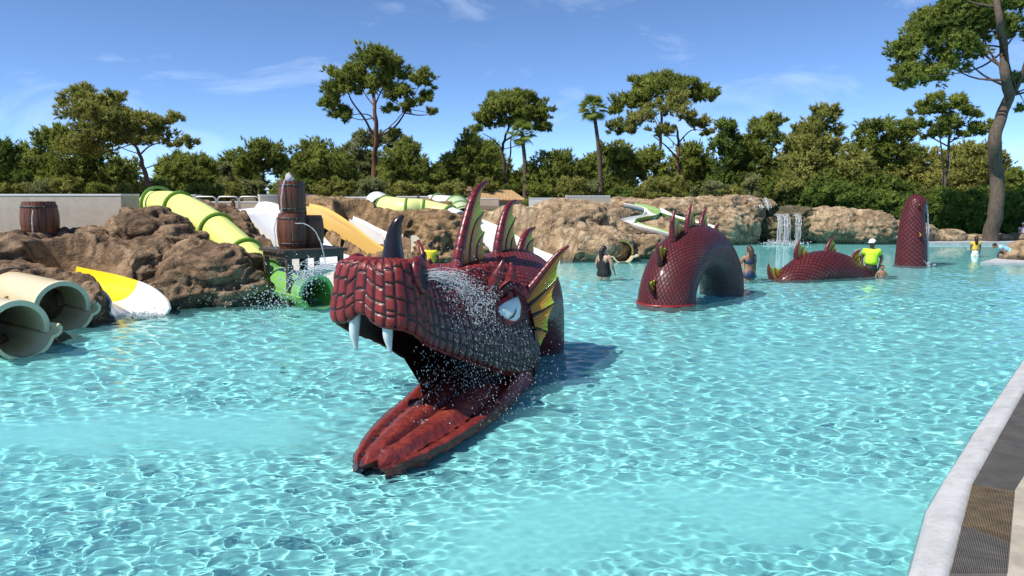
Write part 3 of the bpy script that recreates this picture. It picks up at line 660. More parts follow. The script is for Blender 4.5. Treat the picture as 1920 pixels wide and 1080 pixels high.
# second white tube with pale green end
tb = [P(808, 376, 36.5), P(830, 379, 35), P(850, 384, 33.2), P(862, 398, 31.4), P(872, 412, 30.2)]
tcv = catmull(tb, 40); t = thing('tube_slide', 'white tube slide ending in a pale green mouth behind the tallest fin', 'slide', tuple(tb[-1]))
swept('tube', tcv[:24], tube_prof(.33), M_white, t, 24, [.8, .9, 1., 1.05]); swept('green_mouth', tcv[24:], tube_prof(.50), gel('pale_green_gelcoat', (.52, .62, .36)), t, 16)
for k in (6, 24, 31, 38):
    d = norm(tcv[min(k + 1, 39)] - tcv[k - 1]) * .03; swept('flange', [tcv[k] - d, tcv[k], tcv[k] + d], tube_prof(.54 if k > 20 else .38, .06), M_mid, t, 4)
ribbon('wide_slide', 'wide white slide descending behind the tall back fins', SL['rtL'], SL['rtR'], M_white, sag=.1)
# winding green and white slide
t = thing('winding_slide', 'winding open slide with white bed and green sides on the tan rocks', 'slide', tuple(P(1255, 443, 30)))
def winding(path, sides, n=44):
    cpth = catmull(path, n)
    swept('bed', cpth, loopprof(np.vstack([arc(.30, 215, 325, 14)]) + [0, .17], .03), M_white, t, n)
    for s in (-1, 1):
        pr = np.array([[s * .25, -.01], [s * .31, .06], [s * .34, .15]]); swept('side_wall', cpth, loopprof(pr, .04), M_mid if s == sides else M_white, t, n)
winding(SL['wind1'], -1, 60)
winding(SL['wind2'], 1, 40)
# olive tube ends in the rock
for px, py, lb in ((1133, 470, 'left'), (1166, 471, 'right')):
    Y = 27.6 if lb == 'left' else 27.3
    t = thing('tube_slide', 'olive tube end ' + ('half hidden behind the woman in black' if lb == 'left' else 'with a flared pale trough right of the woman in black'), 'slide', tuple(G(px, 490)), 'olive tube ends in the tan rock')
    pth = [P(px - 8, py - 1, Y + 2), P(px - 4, py, Y + 1), P(px, py + 1, Y)]
    swept('cover', pth, loopprof(arc(.40, -15, 195, 24), .05), M_olive, t, 14)
    swept('trough', pth + [P(px + 3, py + 2, Y - .4)], loopprof(np.vstack([[[-.56, -.10], [-.46, -.16]], arc(.40, 205, 335, 14), [[.46, -.16], [.56, -.10]]]), .05), M_cream, t, 16)
# ------------------------------------------------------------------ barrels and the fountain table
def mat_wood(name, a, b, rough=.4):
    t = NT(name); c = t.coord(); mp_ = t.n('Mapping'); mp_.inputs['Scale'].default_value = (14, 14, 1.2); t.l(c, mp_.inputs[0])
    n = t.noise(mp_.outputs[0], 1.6, 6, .65, .3); k = t.ramp(n, [(.3, a), (.7, b)]); oi = t.n('ObjectInfo'); k = t.mix(t.math('MULTIPLY', oi.outputs['Random'], .45), k, tuple(x * .35 for x in a))
    t.bump(n, .4, .01); return t.set(k, rough)
M_barrel = mat_wood('barrel_wood', (.085, .022, .009), (.24, .075, .030)); M_hoop = paint('rusty_hoop', (.05, .035, .028), .55, .3, 20)
NST = 16
def stave_mesh():
    n = 9; z = np.linspace(-.5, .5, n); r = .5 * (1 - .16 * (2 * z) ** 2) ; half = math.pi / NST * .95
    V = []
    for k in range(n):
        for (da, dr) in ((-half, 0), (-half * .55, .008), (half * .55, .008), (half, 0), (half, -.05), (-half, -.05)):
            V.append([(r[k] + dr) * math.cos(da), (r[k] + dr) * math.sin(da), z[k]])
    Q = gridF(n, 6, True); T = np.array([[0, 1, 2, 3], [0, 3, 4, 5], [48 + 3, 48 + 2, 48 + 1, 48], [48 + 5, 48 + 4, 48 + 3, 48]])
    return mesh_np('stave', np.array(V), [Q, T], M_barrel)
STAVE = stave_mesh()
def hoop_mesh(z):
    r = .5 * (1 - .16 * (2 * z) ** 2); m = MB(); th = np.linspace(0, 2 * np.pi, 33)[:-1]; V = []
    for rr, dz in ((r + .004, -.03), (r + .022, -.026), (r + .022, .026), (r + .004, .03)): V.append(np.c_[rr * np.cos(th), rr * np.sin(th), np.full(32, z + dz)])
    V = np.concatenate(V); return mesh_np('hoop', V, gridF(4, 32, True), M_hoop, smooth=True)
HOOPS = [hoop_mesh(z) for z in (-.36, .36)]
thl = np.linspace(0, 2 * np.pi, 25)[:-1]
LID = mesh_np('lid', np.vstack([np.c_[.41 * np.cos(thl), .41 * np.sin(thl), np.zeros(24)], [[0, 0, .004]]]), np.array([[k, (k + 1) % 24, 24] for k in range(24)]), M_barrel)
RIV = ico(1)
m_ = MB()
for z in (-.36, .36):
    for k in range(12): m_.add(RIV[0] * .014 + np.array([(.5 * (1 - .16 * (2 * z) ** 2) + .02) * math.cos(k * .5236), (.5 * (1 - .16 * (2 * z) ** 2) + .02) * math.sin(k * .5236), z]), T=RIV[1])
RIVET = mesh_np('rivet', np.concatenate(m_.V), np.concatenate(m_.T), NT('rivet_metal').set((.4, .38, .36), .4))
def barrel(label, c, w, h, rot=0., grp=None, lean=(0, 0)):
    t = thing('barrel', label, 'barrel', tuple(c), grp); t.rotation_euler = (lean[0], lean[1], rot); t.scale = (w, w, h)
    for k in range(NST):
        o = bpy.data.objects.new('stave', STAVE); o.rotation_euler = (0, 0, 2 * math.pi * k / NST); link(o, t)
    for hm in HOOPS: link(bpy.data.objects.new('hoop', hm), t)
    o = bpy.data.objects.new('rivet', RIVET); o['kind'] = 'stuff'; link(o, t)
    o = bpy.data.objects.new('lid', LID); o.location = (0, 0, .46); link(o, t)
    return t
bq = P(75, 412, 17.6); barrel('single dark red barrel standing on the rock shelf before the thick stucco wall', bq, .80, .86, .3)
TY = 16.5
# square table seen on its corner
tc0 = P(550, 470, TY + .05); tz = 1.24; tcx, tcy = tc0[0] + .02, TY + .75; ang = R(40); hw_ = .72
ca, sa = math.cos(ang), math.sin(ang); AX = np.array([[ca, sa, 0], [-sa, ca, 0], [0, 0, 1.]])
tb_ = thing('fountain_table', 'dark wooden table carrying the stacked barrels', 'table', (tcx, tcy, .2))
M_dwood = mat_wood('dark_wet_wood', (.05, .034, .024), (.14, .10, .07), .45)
for k in range(7):
    m = MB(); v = -hw_ + (k + .5) * 2 * hw_ / 7; m.box(np.array([tcx, tcy, tz - .035]) + v * AX[1], (hw_ + .05, hw_ / 7 - .008, .035), AX); m.build('plank', M_dwood, tb_)
for s in (-1, 1):
    m = MB(); m.box(np.array([tcx, tcy, tz - .135]) + AX[1] * s * (hw_ - .06), (hw_ - .04, .03, .06), AX); m.build('apron', M_dwood, tb_)
    m = MB(); m.box(np.array([tcx, tcy, tz - .135]) + AX[0] * s * (hw_ - .06), (.03, hw_ - .04, .06), AX); m.build('apron', M_dwood, tb_)
    for u in (-1, 1):
        m = MB(); m.box(np.array([tcx, tcy, (tz - .07) / 2 - .1]) + AX[0] * s * (hw_ - .09) + AX[1] * u * (hw_ - .09), (.055, .055, (tz - .07) / 2 + .1), AX); m.build('leg', M_dwood, tb_)
m = MB(); m.tube([(tcx, tcy, .3), (tcx, tcy, tz - .1)], .10, 12); m.build('pipe_column', M_dark, tb_)
bx = P(546, 400, TY + .6); 
barrel('lower front barrel of the fountain stack on the table', (bx[0], TY + .62, tz + .40), .68, .80, .1, 'fountain barrels on the table')
barrel('topmost barrel of the fountain stack, water bubbling from it', (bx[0] + .01, TY + .66, tz + 1.17), .62, .74, .5, 'fountain barrels on the table')
barrel('dark barrel half hidden behind the lower front barrel', (bx[0] + .33, TY + 1.0, tz + .37), .60, .74, .8, 'fountain barrels on the table')
# ------------------------------------------------------------------ the sea dragon: head, back hump, arch, low hump and tail
AXD = norm([.46, .89, 0]); LAT = np.array([AXD[1], -AXD[0], 0]); HS = np.array([-1.62, 7.75, 0.])
def HL(s, l, z):
    s, l, z = np.broadcast_arrays(np.asarray(s, float), np.asarray(l, float), np.asarray(z, float))
    return HS + s[..., None] * AXD + l[..., None] * LAT + z[..., None] * np.array([0, 0, 1.])
def to_local(p): d = np.asarray(p) - HS; return d @ AXD, d @ LAT, d[..., 2]
def mirror(p): s, l, z = to_local(np.asarray(p)); return HL(s, -l, z)
def mat_dragon(name, lo, hi, gray=(.10, .085, .085), groove=(.010, .006, .008), rough=.40, uvscale=False, bumpd=.02):
    t = NT(name); c = t.coord(); n = t.noise(c, 2.2, 6, .6); n2 = t.noise(c, 11, 5, .65)
    if uvscale:
        uv = t.n('UVMap'); br = t.n('TexBrick'); br.offset = 0; br.inputs['Scale'].default_value = 1; br.inputs['Brick Width'].default_value = 1; br.inputs['Row Height'].default_value = 1
        br.inputs['Mortar Size'].default_value = .13; br.inputs['Mortar Smooth'].default_value = .8; br.inputs['Color1'].default_value = (0, 0, 0, 1); br.inputs['Color2'].default_value = (1, 1, 1, 1); br.inputs['Mortar'].default_value = (.5, .5, .5, 1)
        t.l(uv.outputs[0], br.inputs['Vector']); g = br.outputs['Fac']; cell = br.outputs['Color']
        sep = t.n('SeparateXYZ'); t.l(uv.outputs[0], sep.inputs[0]); fr = t.math('FRACT', sep.outputs[1])
        t.bump(t.math('SUBTRACT', t.math('MULTIPLY', fr, .6), g), .9, bumpd)
        k = t.mix(t.mix(.5, cell, n), lo, hi)
    else:
        g = t.attr('groove'); k = t.mix(t.math('MULTIPLY', t.math('ADD', t.attr('cell'), n), .5), lo, hi); t.bump(t.math('ADD', n2, t.math('MULTIPLY', g, -1.)), .25, .012)
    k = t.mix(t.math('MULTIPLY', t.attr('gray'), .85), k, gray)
    k = t.mix(t.math('MULTIPLY', t.ramp(n2, [(.5, 0), (.75, 1)]), .35), k, tuple(x * .4 for x in lo))
    k = t.mix(g, k, groove)
    t.set(k, t.ramp(n2, [(.3, rough * .8), (.75, rough * 1.6)])); t.b.inputs['Specular IOR Level'].default_value = .38; t.b.inputs['Coat Weight'].default_value = .12; t.b.inputs['Coat Roughness'].default_value = .14
    return t.m
M_red = mat_dragon('red_scale_paint', (.125, .010, .011), (.30, .029, .023))
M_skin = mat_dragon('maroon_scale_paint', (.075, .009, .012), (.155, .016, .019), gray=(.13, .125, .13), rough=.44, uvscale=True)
M_neck = mat_dragon('neck_scale_paint', (.15, .012, .016), (.24, .022, .024), gray=(.09, .08, .085), rough=.42, uvscale=True, bumpd=.03)
t_ = NT('fin_spine_paint'); c_ = t_.coord(); k_ = t_.ramp(t_.noise(c_, 5, 5), [(.3, (.085, .008, .011)), (.7, (.20, .018, .022))]); k_ = t_.mix(t_.attr('ring'), k_, (.012, .006, .01)); t_.set(k_, .34); M_spine = t_.m
t_ = NT('fin_membrane_paint'); k_ = t_.ramp(t_.attr('mix'), [(.0, (.10, .03, .02)), (.14, (.62, .19, .015)), (.58, (.78, .30, .02)), (.78, (.60, .60, .03)), (1., (.72, .80, .06))])
n_ = t_.noise(t_.coord(), 9, 4); k_ = t_.mix(t_.math('MULTIPLY', t_.ramp(t_.attr('streak'), [(.55, 0), (.9, 1)]), .75), k_, (.12, .05, .02)); k_ = t_.mix(t_.math('MULTIPLY', n_, .3), k_, (.2, .1, .03)); t_.set(k_, .4); M_memb = t_.m
M_black = paint('glossy_black_paint', (.016, .010, .009), .2, .2, 4)
M_mouth = paint('dark_mouth_paint', (.018, .006, .006), .5, .4, 5)
M_tooth = paint('fang_paint', (.62, .68, .68), .2, .08, 6)
M_eye = paint('eye_paint', (.70, .82, .84), .15, .06, 8)

dragon = thing('dragon_statue', 'huge maroon sea dragon head with open mouth and spiny fins', 'dragon statue', tuple(HL(1.6, 0, 0)))
# --- upper head: grid from lip (v=0) over the snout to the crown line (v=1), u runs round the muzzle
half = np.array([(0, 0), (0, .2), (.025, .38), (.11, .49), (.27, .53), (.42, .52), (.56, .46), (.75, .43), (1.0, .46), (1.4, .57), (1.8, .66), (2.2, .72), (2.6, .74), (3.0, .68)])
hh = np.c_[catmull(half, 400)]; seg = np.linalg.norm(np.diff(hh, axis=0), axis=1); cum = np.concatenate([[0], np.cumsum(seg)])
NU, NV = 601, 150
Lh = cum[-1]; uu = np.linspace(-Lh, Lh, NU)
os_ = np.interp(np.abs(uu), cum, hh[:, 0]); ol_ = np.interp(np.abs(uu), cum, hh[:, 1]) * np.sign(uu)
def zlip(s, l): return np.interp(s, [0, .1, .28, .4, .9, 1.4, 1.9, 2.3, 3.0], [1.10, 1.08, 1.0, .93, .70, .45, .24, .10, -.05]) + .13 * np.exp(-(l / .17) ** 2) * (s < .3)
ztop = lambda s: np.interp(s, [0, .15, .4, .55, .8, 1.2, 1.8, 2.4, 3.0], [1.76, 1.79, 1.80, 1.76, 1.62, 1.53, 1.54, 1.60, 1.62])
sm_ = np.where(os_ < .6, .44 + .16 * os_ / .6, os_)
A_f = np.array([(.10, 0), (.03, .04), (0, .15), (.02, .36), (.07, .58), (.10, .78), (.15, .91), (.27, .985), (.6, 1.), (1, 1.)])
B_f = np.array([(.07, 0), (.0, .05), (-.05, .18), (-.02, .34), (.07, .50), (.17, .66), (.30, .82), (.52, .94), (.78, .99), (1, 1)])
vv = np.linspace(0, 1, NV); fA = catmull(A_f, NV); fB = catmull(B_f, NV)
bl_ = smooth01((os_ - .45) / .7)[:, None]
ff = fA[None, :, 0] * (1 - bl_) + fB[None, :, 0] * bl_; fz = fA[None, :, 1] * (1 - bl_) + fB[None, :, 1] * bl_
S_ = os_[:, None] + (sm_ - os_)[:, None] * ff; L_ = ol_[:, None] * (1 - ff)
zl_ = zlip(os_, ol_)[:, None]; zt_ = ztop(S_); Z_ = zl_ + (zt_ - zl_) * fz
# sculpted forms: brow bulge, cheek swelling, groove behind the nostril
gs = lambda s, l, a, b, c, d: np.exp(-((S_ - s) / a) ** 2 - ((np.abs(L_) - l) / b) ** 2) * c
Z_ = Z_ + gs(1.75, .36, .42, .16, .13, 0) + gs(2.5, .45, .3, .2, .06, 0) - gs(.95, .0, .35, .25, .05, 0)
HV = HL(S_, L_, Z_)
du_ = np.concatenate([np.zeros((NU, 1)), np.cumsum(np.linalg.norm(np.diff(HV, axis=1), axis=2), axis=1)], 1)
# scale pads: jittered brick cells in (u, v) metres
wob_u = .022 * fbm(HV.reshape(-1, 3) * 2.3, 3).reshape(NU, NV); wob_v = .05 * fbm(HV.reshape(-1, 3) * 1.9 + 9, 3).reshape(NU, NV)
wcol = np.interp(np.abs(uu), [0, .8, 1.2, 2.4, 4], [.132, .132, .11, .09, .085]); Ucol = np.concatenate([[0], np.cumsum((wcol[1:] + wcol[:-1]) / 2 * 0 + (uu[1] - uu[0]) / wcol[1:])])
cu = Ucol[:, None] + wob_u / .1; ci = np.floor(cu); cf = cu - ci
hsh = lambda a_, b_: np.abs(np.modf(np.sin(a_ * 12.9898 + b_ * 78.233) * 43758.5453)[0])
wloc = wcol[:, None] * np.ones_like(cu)
vr = du_ + .5 * wob_v; hrow = np.interp(os_, [0, .7, 1.4, 3], [.165, .17, .17, .15])[:, None] * (.88 + .24 * hsh(ci, 3.)); offc = hsh(ci, 7.) * .8
rv = vr / hrow + np.where(vr > .17, offc * smooth01((vr - .17) / .02), 0); row = np.floor(rv); rf_ = rv - row; cellr = hsh(ci, row)
dmin = np.minimum(np.minimum(cf, 1 - cf) * wloc, np.minimum(rf_, 1 - rf_) * hrow)
dmin = np.where(vr < .10, np.minimum(cf, 1 - cf) * wloc, dmin)
fade = np.clip((.98 - ff) / .1, 0, 1)
groove = (1 - smooth01((dmin - .005) / .015)) * fade
pil = smooth01(dmin / .045) * fade
N_ = vnormals(HV.reshape(-1, 3), gridF(NU, NV)).reshape(NU, NV, 3)
if np.dot(N_[NU // 2, 40], -AXD) < 0: N_ = -N_
gray_ = smooth01((os_ - .55) / .35)[:, None] * smooth01((.62 - fz) / .25) * .8 * smooth01(fz / .1) * (1 + .3 * fbm(HV.reshape(-1, 3) * 3, 3).reshape(NU, NV))  # grey cheeks: shade and spray veil put into the paint colour
gray_ = np.maximum(gray_, .55 * smooth01((S_ - 2.2) / .5) * smooth01((.8 - fz) / .2))
HV2 = HV + N_ * (-.013 * groove + .008 * pil + .003 * fbm(HV.reshape(-1, 3) * 22, 3).reshape(NU, NV))[..., None]
mk('upper_head', HV2.reshape(-1, 3), gridF(NU, NV), M_red, dragon, smooth=True, attrs={'groove': np.maximum(groove, .5 * (1 - pil) * fade).ravel(), 'cell': cellr.ravel(), 'gray': np.clip(gray_, 0, 1).ravel()})
HVf = HV2.reshape(-1, 3); HNf = N_.reshape(-1, 3)
def proj(V): d = V - np.array([0, 0, EYE]); yf = d[:, 1] * CT - d[:, 2] * ST; return 960 + FOC * d[:, 0] / yf, 540 - FOC * (d[:, 1] * ST + d[:, 2] * CT) / yf
_px, _py = proj(HVf); _front = (HNf * (np.array([0, 0, EYE]) - HVf)).sum(1) > 0
def surf_at(x, y):
    d = (_px - x) ** 2 + (_py - y) ** 2 + np.where(_front, 0, 1e9) + np.linalg.norm(HVf - [0, 0, EYE], axis=1) * 3; k = np.argmin(d); return HVf[k], HNf[k]
# --- palate: inside of the upper jaw
fP = catmull(np.array([(.07, 0), (.11, -.012), (.15, .03), (.19, .22), (.28, .40), (.55, .52), (1, .55)]), 26)
iu = np.arange(0, NU, 4); Sp = os_[iu, None] + (sm_ - os_)[iu, None] * fP[None, :, 0]; Lp = ol_[iu, None] * (1 - fP[None, :, 0])
lip0 = HV[iu, 0]; ff0 = fP[None, :, 0] - .0
zp = zlip(os_, ol_)[iu, None] + (ztop(Sp) - zlip(os_, ol_)[iu, None]) * fP[None, :, 1]
PV = HL(Sp, Lp, zp); PV[:, 0] = HV2[iu, 0]
mk('palate', PV.reshape(-1, 3), gridF(len(iu), 26), M_mouth, dragon, smooth=True)
# red inner lip edge
m = MB(); pp = HV2[::6, 0] + [0, 0, .004]; m.tube(pp, .016, 6); lipo = m.build('lip_edge', paint('lip_red_paint', (.15, .02, .018), .25), dragon, smooth=True)
# --- throat walls from the back of the lips down to the jaw
sel = np.where(np.abs(os_) > 1.45)[0]
for side in (-1, 1):
    ii = [k for k in sel if np.sign(uu[k]) == side]; ii = ii[::3]
    w0 = np.linspace(0, 1, 10); V = []
    for k in ii:
        s_, l_ = os_[k], ol_[k] * .90; zt0 = zlip(s_, l_) + .05
        inset = 1 - .16 * np.sin(np.pi * w0) * np.clip((2.6 - s_), 0, 1)
        push = .55 * np.clip((1.9 - s_) / .45, 0, 1) * w0 ** 1.5
        V.append(HL(s_ + push, l_ * inset, zt0 + (-.25 - zt0) * w0))
    mk('throat_wall', np.array(V).reshape(-1, 3), gridF(len(ii), 10), M_mouth, dragon, smooth=True)
bk = np.array([HL(2.75, l, z) for l in np.linspace(-.75, .75, 12) for z in np.linspace(-.3, 1.2, 8)]); mk('throat_back', bk, gridF(12, 8), M_mouth, dragon, smooth=True)
# --- lower jaw lying awash on the water
J0 = np.array([-1.30, 6.55, 0]); J1 = np.array([-.36, 10.0, 0]); jd = norm(J1 - J0); jr = np.array([jd[1], -jd[0], 0]); JL = np.linalg.norm(J1 - J0)
NT_, NW = 150, 121
tj = np.linspace(0, 1, NT_); wj = np.linspace(-1, 1, NW)
hwid = catmull(np.array([(0, .15), (.02, .22), (.07, .32), (.16, .43), (.3, .55), (.45, .63), (.6, .68), (.8, .71), (1, .71)]), NT_)
hw2 = np.interp(tj, hwid[:, 0], hwid[:, 1])[:, None]
W = wj[None] * np.ones((NT_, 1)); Tt = tj[:, None] * np.ones((1, NW))
edge = smooth01((np.abs(W) - .70) / .18) * smooth01((1.0 - np.abs(W)) / .1)
tong = smooth01((.66 - np.abs(W)) / .3) * smooth01((1 - Tt) / .05)
rise = smooth01((Tt - .55) / .4)
zj = -.004 + tong * (.050 + .045 * smooth01((.55 - np.abs(Tt - .42)) / .3)) - .07 * np.exp(-(W / .09) ** 2) * smooth01((Tt - .06) / .1) + .05 * rise + np.exp(-((np.abs(W) - .80) / .10) ** 2) * (.025 + .10 * rise) - .12 * smooth01((np.abs(W) - .88) / .12) * (1 - .6 * rise) - .05 * smooth01(1 - Tt / .05)
jc = J0 + Tt[..., None] * (J1 - J0) + W[..., None] * hw2[..., None] * jr
notch = np.exp(-(W / .3) ** 2) * .14 * np.exp(-(Tt / .08) ** 2); jc += notch[..., None] * jd
JV = jc.copy(); JV[..., 2] = zj + (.010 * fbm(JV.reshape(-1, 3) * 4, 3) + .004 * fbm(JV.reshape(-1, 3) * 16, 4)).reshape(NT_, NW)
und = JV[:, ::8].copy(); und[..., 2] = -.42
t_ = NT('wet_jaw_paint'); c_ = t_.coord(); nA = t_.noise(c_, 3, 6, .6); nB = t_.noise(c_, 16, 5, .6)
k_ = t_.ramp(nA, [(.3, (.15, .018, .014)), (.55, (.25, .035, .025)), (.75, (.34, .07, .042))]); k_ = t_.mix(t_.ramp(nB, [(.46, 0), (.68, .75)]), k_, (.06, .010, .010)); k_ = t_.mix(t_.math('MULTIPLY', t_.attr('dark'), .8), k_, (.05, .010, .010)); t_.bump(nB, .6, .03); t_.set(k_, .38); M_jaw = t_.m
dk = np.clip(np.exp(-(W / .05) ** 2) * .9 + np.exp(-((np.abs(W) - .68) / .05) ** 2) * .8, 0, 1)
jawo = mk('lower_jaw', JV.reshape(-1, 3), gridF(NT_, NW), M_jaw, dragon, smooth=True, attrs={'dark': dk.ravel()})
sk = np.stack([JV[:, 0], np.where([True, True, False], JV[:, 0] * .5 + JV[:, 60] * .5, -.45)], 1); mk('jaw_side', sk.reshape(-1, 3), gridF(NT_, 2), M_jaw, dragon)
sk = np.stack([JV[:, -1], np.where([True, True, False], JV[:, -1] * .5 + JV[:, 60] * .5, -.45)], 1); mk('jaw_side', sk.reshape(-1, 3), gridF(NT_, 2), M_jaw, dragon)
tipf = np.stack([JV[0], JV[0] * [1, 1, 0] + jd * .35 + [0, 0, -.4]], 1); mk('jaw_tip', tipf.reshape(-1, 3), gridF(NW, 2), M_jaw, dragon, attrs={'dark': np.zeros(NW * 2)})
# --- fangs
def cone_tube(name, pts, rad, mat, parent, n=16, flat=None, m=24): 
    b = MB(); q = catmull(pts, m); b.tube(q, np.interp(np.linspace(0, 1, m), np.linspace(0, 1, len(rad)), rad), n, squash=flat); return b.build(name, mat, parent, smooth=True)
for (x0, y0, x1, y1, l) in ((665, 602, 668, 656, -.2), (727, 606, 732, 661, .2)):
    p = HL(.09, l, 0); n_pl = np.array([0, 1., 0]); a = onplane(x0, y0 - 4, p, n_pl); b = onplane(x1, y1, p, n_pl); c = (a + b) / 2 + np.array([-.012, 0, 0])
    cone_tube('fang', [a + [0, 0, .06], a, c, b], [.068, .066, .052, .016], M_tooth, dragon)
# --- horns
hb = HL(.40, -.03, 1.76); hp = np.array([0, 1., 0])
ax_ = [onplane(x, y, hb, hp) for x, y in ((737, 494), (737, 470), (739, 440), (745, 418), (756, 404))]
cone_tube('nose_horn', ax_, [.145, .118, .088, .060, .022], M_black, dragon, 20, .95, 36)
b0_ = HL(.86, .16, 1.52); cone_tube('nostril_horn', [b0_, b0_ + AXD * .05 + [0, 0, .16], b0_ + AXD * .16 + [0, 0, .30]], [.095, .07, .012], M_black, dragon, 12)
# --- nostrils: flared rims opening sideways and back
for sd in (1, -1):
    c = HL(.50, .45 * sd, 1.60); ax = norm(LAT * sd * .92 + AXD * .22 + np.array([0, 0, .22])); e1 = norm(np.cross(ax, [0, 0, 1])); e2 = np.cross(e1, ax)
    if e2[2] < 0: e2 = -e2
    th = np.linspace(0, 2 * np.pi, 40); ring = c + .135 * np.cos(th)[:, None] * e1 + .17 * np.sin(th)[:, None] * e2
    m = MB(); m.tube(ring, .046 + .014 * np.sin(th), 12, cap=False, a=np.where(np.arange(40) % 5 == 0, .8, 0.)); mk_o = m.build('nostril_rim', M_spine, dragon, smooth=True, attr='ring')
    m = MB(); tq = np.linspace(0, 2 * np.pi, 24, endpoint=False); V = np.vstack([c + ax * .035 + .12 * np.cos(tq)[:, None] * e1 + .15 * np.sin(tq)[:, None] * e2, [c - ax * .02]])
    m.add(V, T=[[k, (k + 1) % 24, 24] for k in range(24)]); m.build('nostril', M_mouth, dragon, smooth=True)
# --- fins
def thick_grid(G_, nv, th):
    n, m_, _ = G_.shape; a = G_ + nv * th / 2; b = G_ - nv * th / 2; V = np.concatenate([a.reshape(-1, 3), b.reshape(-1, 3)]); F = gridF(n, m_); i = np.arange(n * m_).reshape(n, m_); e = []
    bd = np.concatenate([i[0, :], i[1:, -1], i[-1, -2::-1], i[-2:0:-1, 0]]); nx = np.roll(bd, -1); o = n * m_
    return V, np.concatenate([F, F[:, ::-1] + o, np.c_[bd, bd + o, nx + o, nx]])
def fin(parent, nv, spine, rays, rad0, rad1, th=.014, rib=.017, nm='fin', seg=14):
    """spine and rays: world polylines root->tip; membrane between neighbours"""
    n = 22; SP = catmull(spine, 40); rr = np.interp(np.linspace(0, 1, 40), [0, .12, .8, 1], [rad0 * 1.25, rad0, (rad0 + rad1) * .42, rad1])
    m = MB(); q = catmull(spine, seg * 6); rq = np.interp(np.linspace(0, 1, len(q)), np.linspace(0, 1, 40), rr); ph = np.arange(len(q)) % 6; m.tube(q, rq * np.where(ph == 0, .93, 1.0), 12, a=np.where(ph == 0, .9, 0.))
    f = m.build(nm, M_spine, parent, smooth=True, attr='ring')
    curves = [catmull(spine, n)] + [catmull(r, n) for r in rays]
    Vs, Qs, A1, A2, off = [], [], [], [], 0
    for k in range(len(curves) - 1):
        a, b = curves[k], curves[k + 1]; w = np.linspace(0, 1, 13); v = np.linspace(0, 1, n)
        g = np.zeros((13, n, 3))
        for j, ww in enumerate(w):
            cut = 1 - .16 * 4 * ww * (1 - ww) * (1 if k < len(curves) - 2 else .5); vi = v * cut
            aa = np.stack([np.interp(vi, v, a[:, d]) for d in range(3)], 1); bb = np.stack([np.interp(vi, v, b[:, d]) for d in range(3)], 1); g[j] = aa * (1 - ww) + bb * ww
        V, Q = thick_grid(g, nv, th); Vs.append(V); Qs.append(Q + off); off += len(V)
        wv = np.repeat(w[:, None], n, 1); mixv = np.clip(.14 + .58 * v[None] ** 1.2 + .34 * wv ** 1.6 * np.clip(v[None] * 1.6, 0, 1) - .12 * (1 - wv), 0, 1)
        stk = .5 + .5 * np.sin(wv * 2 * np.pi * 7 + k * 2 + 1.5 * np.sin(v[None] * 5)); A1 += [mixv.ravel(), mixv.ravel()]; A2 += [stk.ravel(), stk.ravel()]
    mk('membrane', np.concatenate(Vs), np.concatenate(Qs), M_memb, f if parent is not None else None, smooth=False, attrs={'mix': np.concatenate(A1), 'streak': np.concatenate(A2)})
    for r in rays[:-1]:
        m = MB(); q = catmull(r, 16); m.tube(q, np.linspace(rib * 1.7, rib * .7, 16), 7); m.build('rib', M_black, f, smooth=True)
    return f
def PLn(pts, p0=HS, n=LAT): return [onplane(x, y, p0, n) for x, y in pts]
def down(p, d): p = list(p); p[0] = p[0] - np.array([0, 0, d]); return p
fin(dragon, LAT, down(PLn([(852, 515), (861, 470), (872, 420), (884, 378), (896, 354), (912, 340)]), .12),
    [down(PLn([(878, 503), (881, 460), (890, 420), (908, 397)]), .1), down(PLn([(896, 500), (893, 475), (897, 452), (908, 435)]), .1), down(PLn([(912, 497), (908, 490), (907, 480)]), .06), down(PLn([(930, 494), (925, 492)]), .05)], .078, .022)
fin(dragon, LAT, down(PLn([(928, 490), (936, 445), (945, 405), (955, 384), (966, 376)]), .12),
    [down(PLn([(946, 478), (950, 445), (967, 407)]), .1), down(PLn([(958, 474), (958, 455), (964, 440)]), .08), down(PLn([(972, 470), (970, 466)]), .06)], .07, .02)
fin(dragon, LAT, down(PLn([(970, 472), (980, 450), (990, 434), (1003, 427)]), .1),
    [down(PLn([(984, 470), (990, 458), (1001, 448)]), .08), down(PLn([(1000, 472), (1000, 464)]), .06)], .06, .018)
ep = HL(2.45, .70, .9); edir = norm(LAT * .78 + AXD * .62); en = norm(np.cross(edir, [0, 0, 1]))
E_ = lambda pts: [onplane(x, y, ep, en) for x, y in pts]
esp = E_([(980, 556), (1000, 533), (1022, 505), (1045, 477), (1066, 461)])
era = [E_([(992, 572), (1015, 552), (1047, 520)]), E_([(998, 592), (1015, 583), (1040, 568)]), E_([(1004, 616), (1014, 618), (1027, 622)]), E_([(1008, 636), (1013, 648)])]
fin(dragon, en, esp, era, .058, .02, nm='ear_fin')
mi = lambda L: [mirror(p) for p in L]
nmir = mirror(ep + en) - mirror(ep)
fin(dragon, nmir, mi(esp), [mi(r) for r in era], .058, .02, nm='ear_fin')
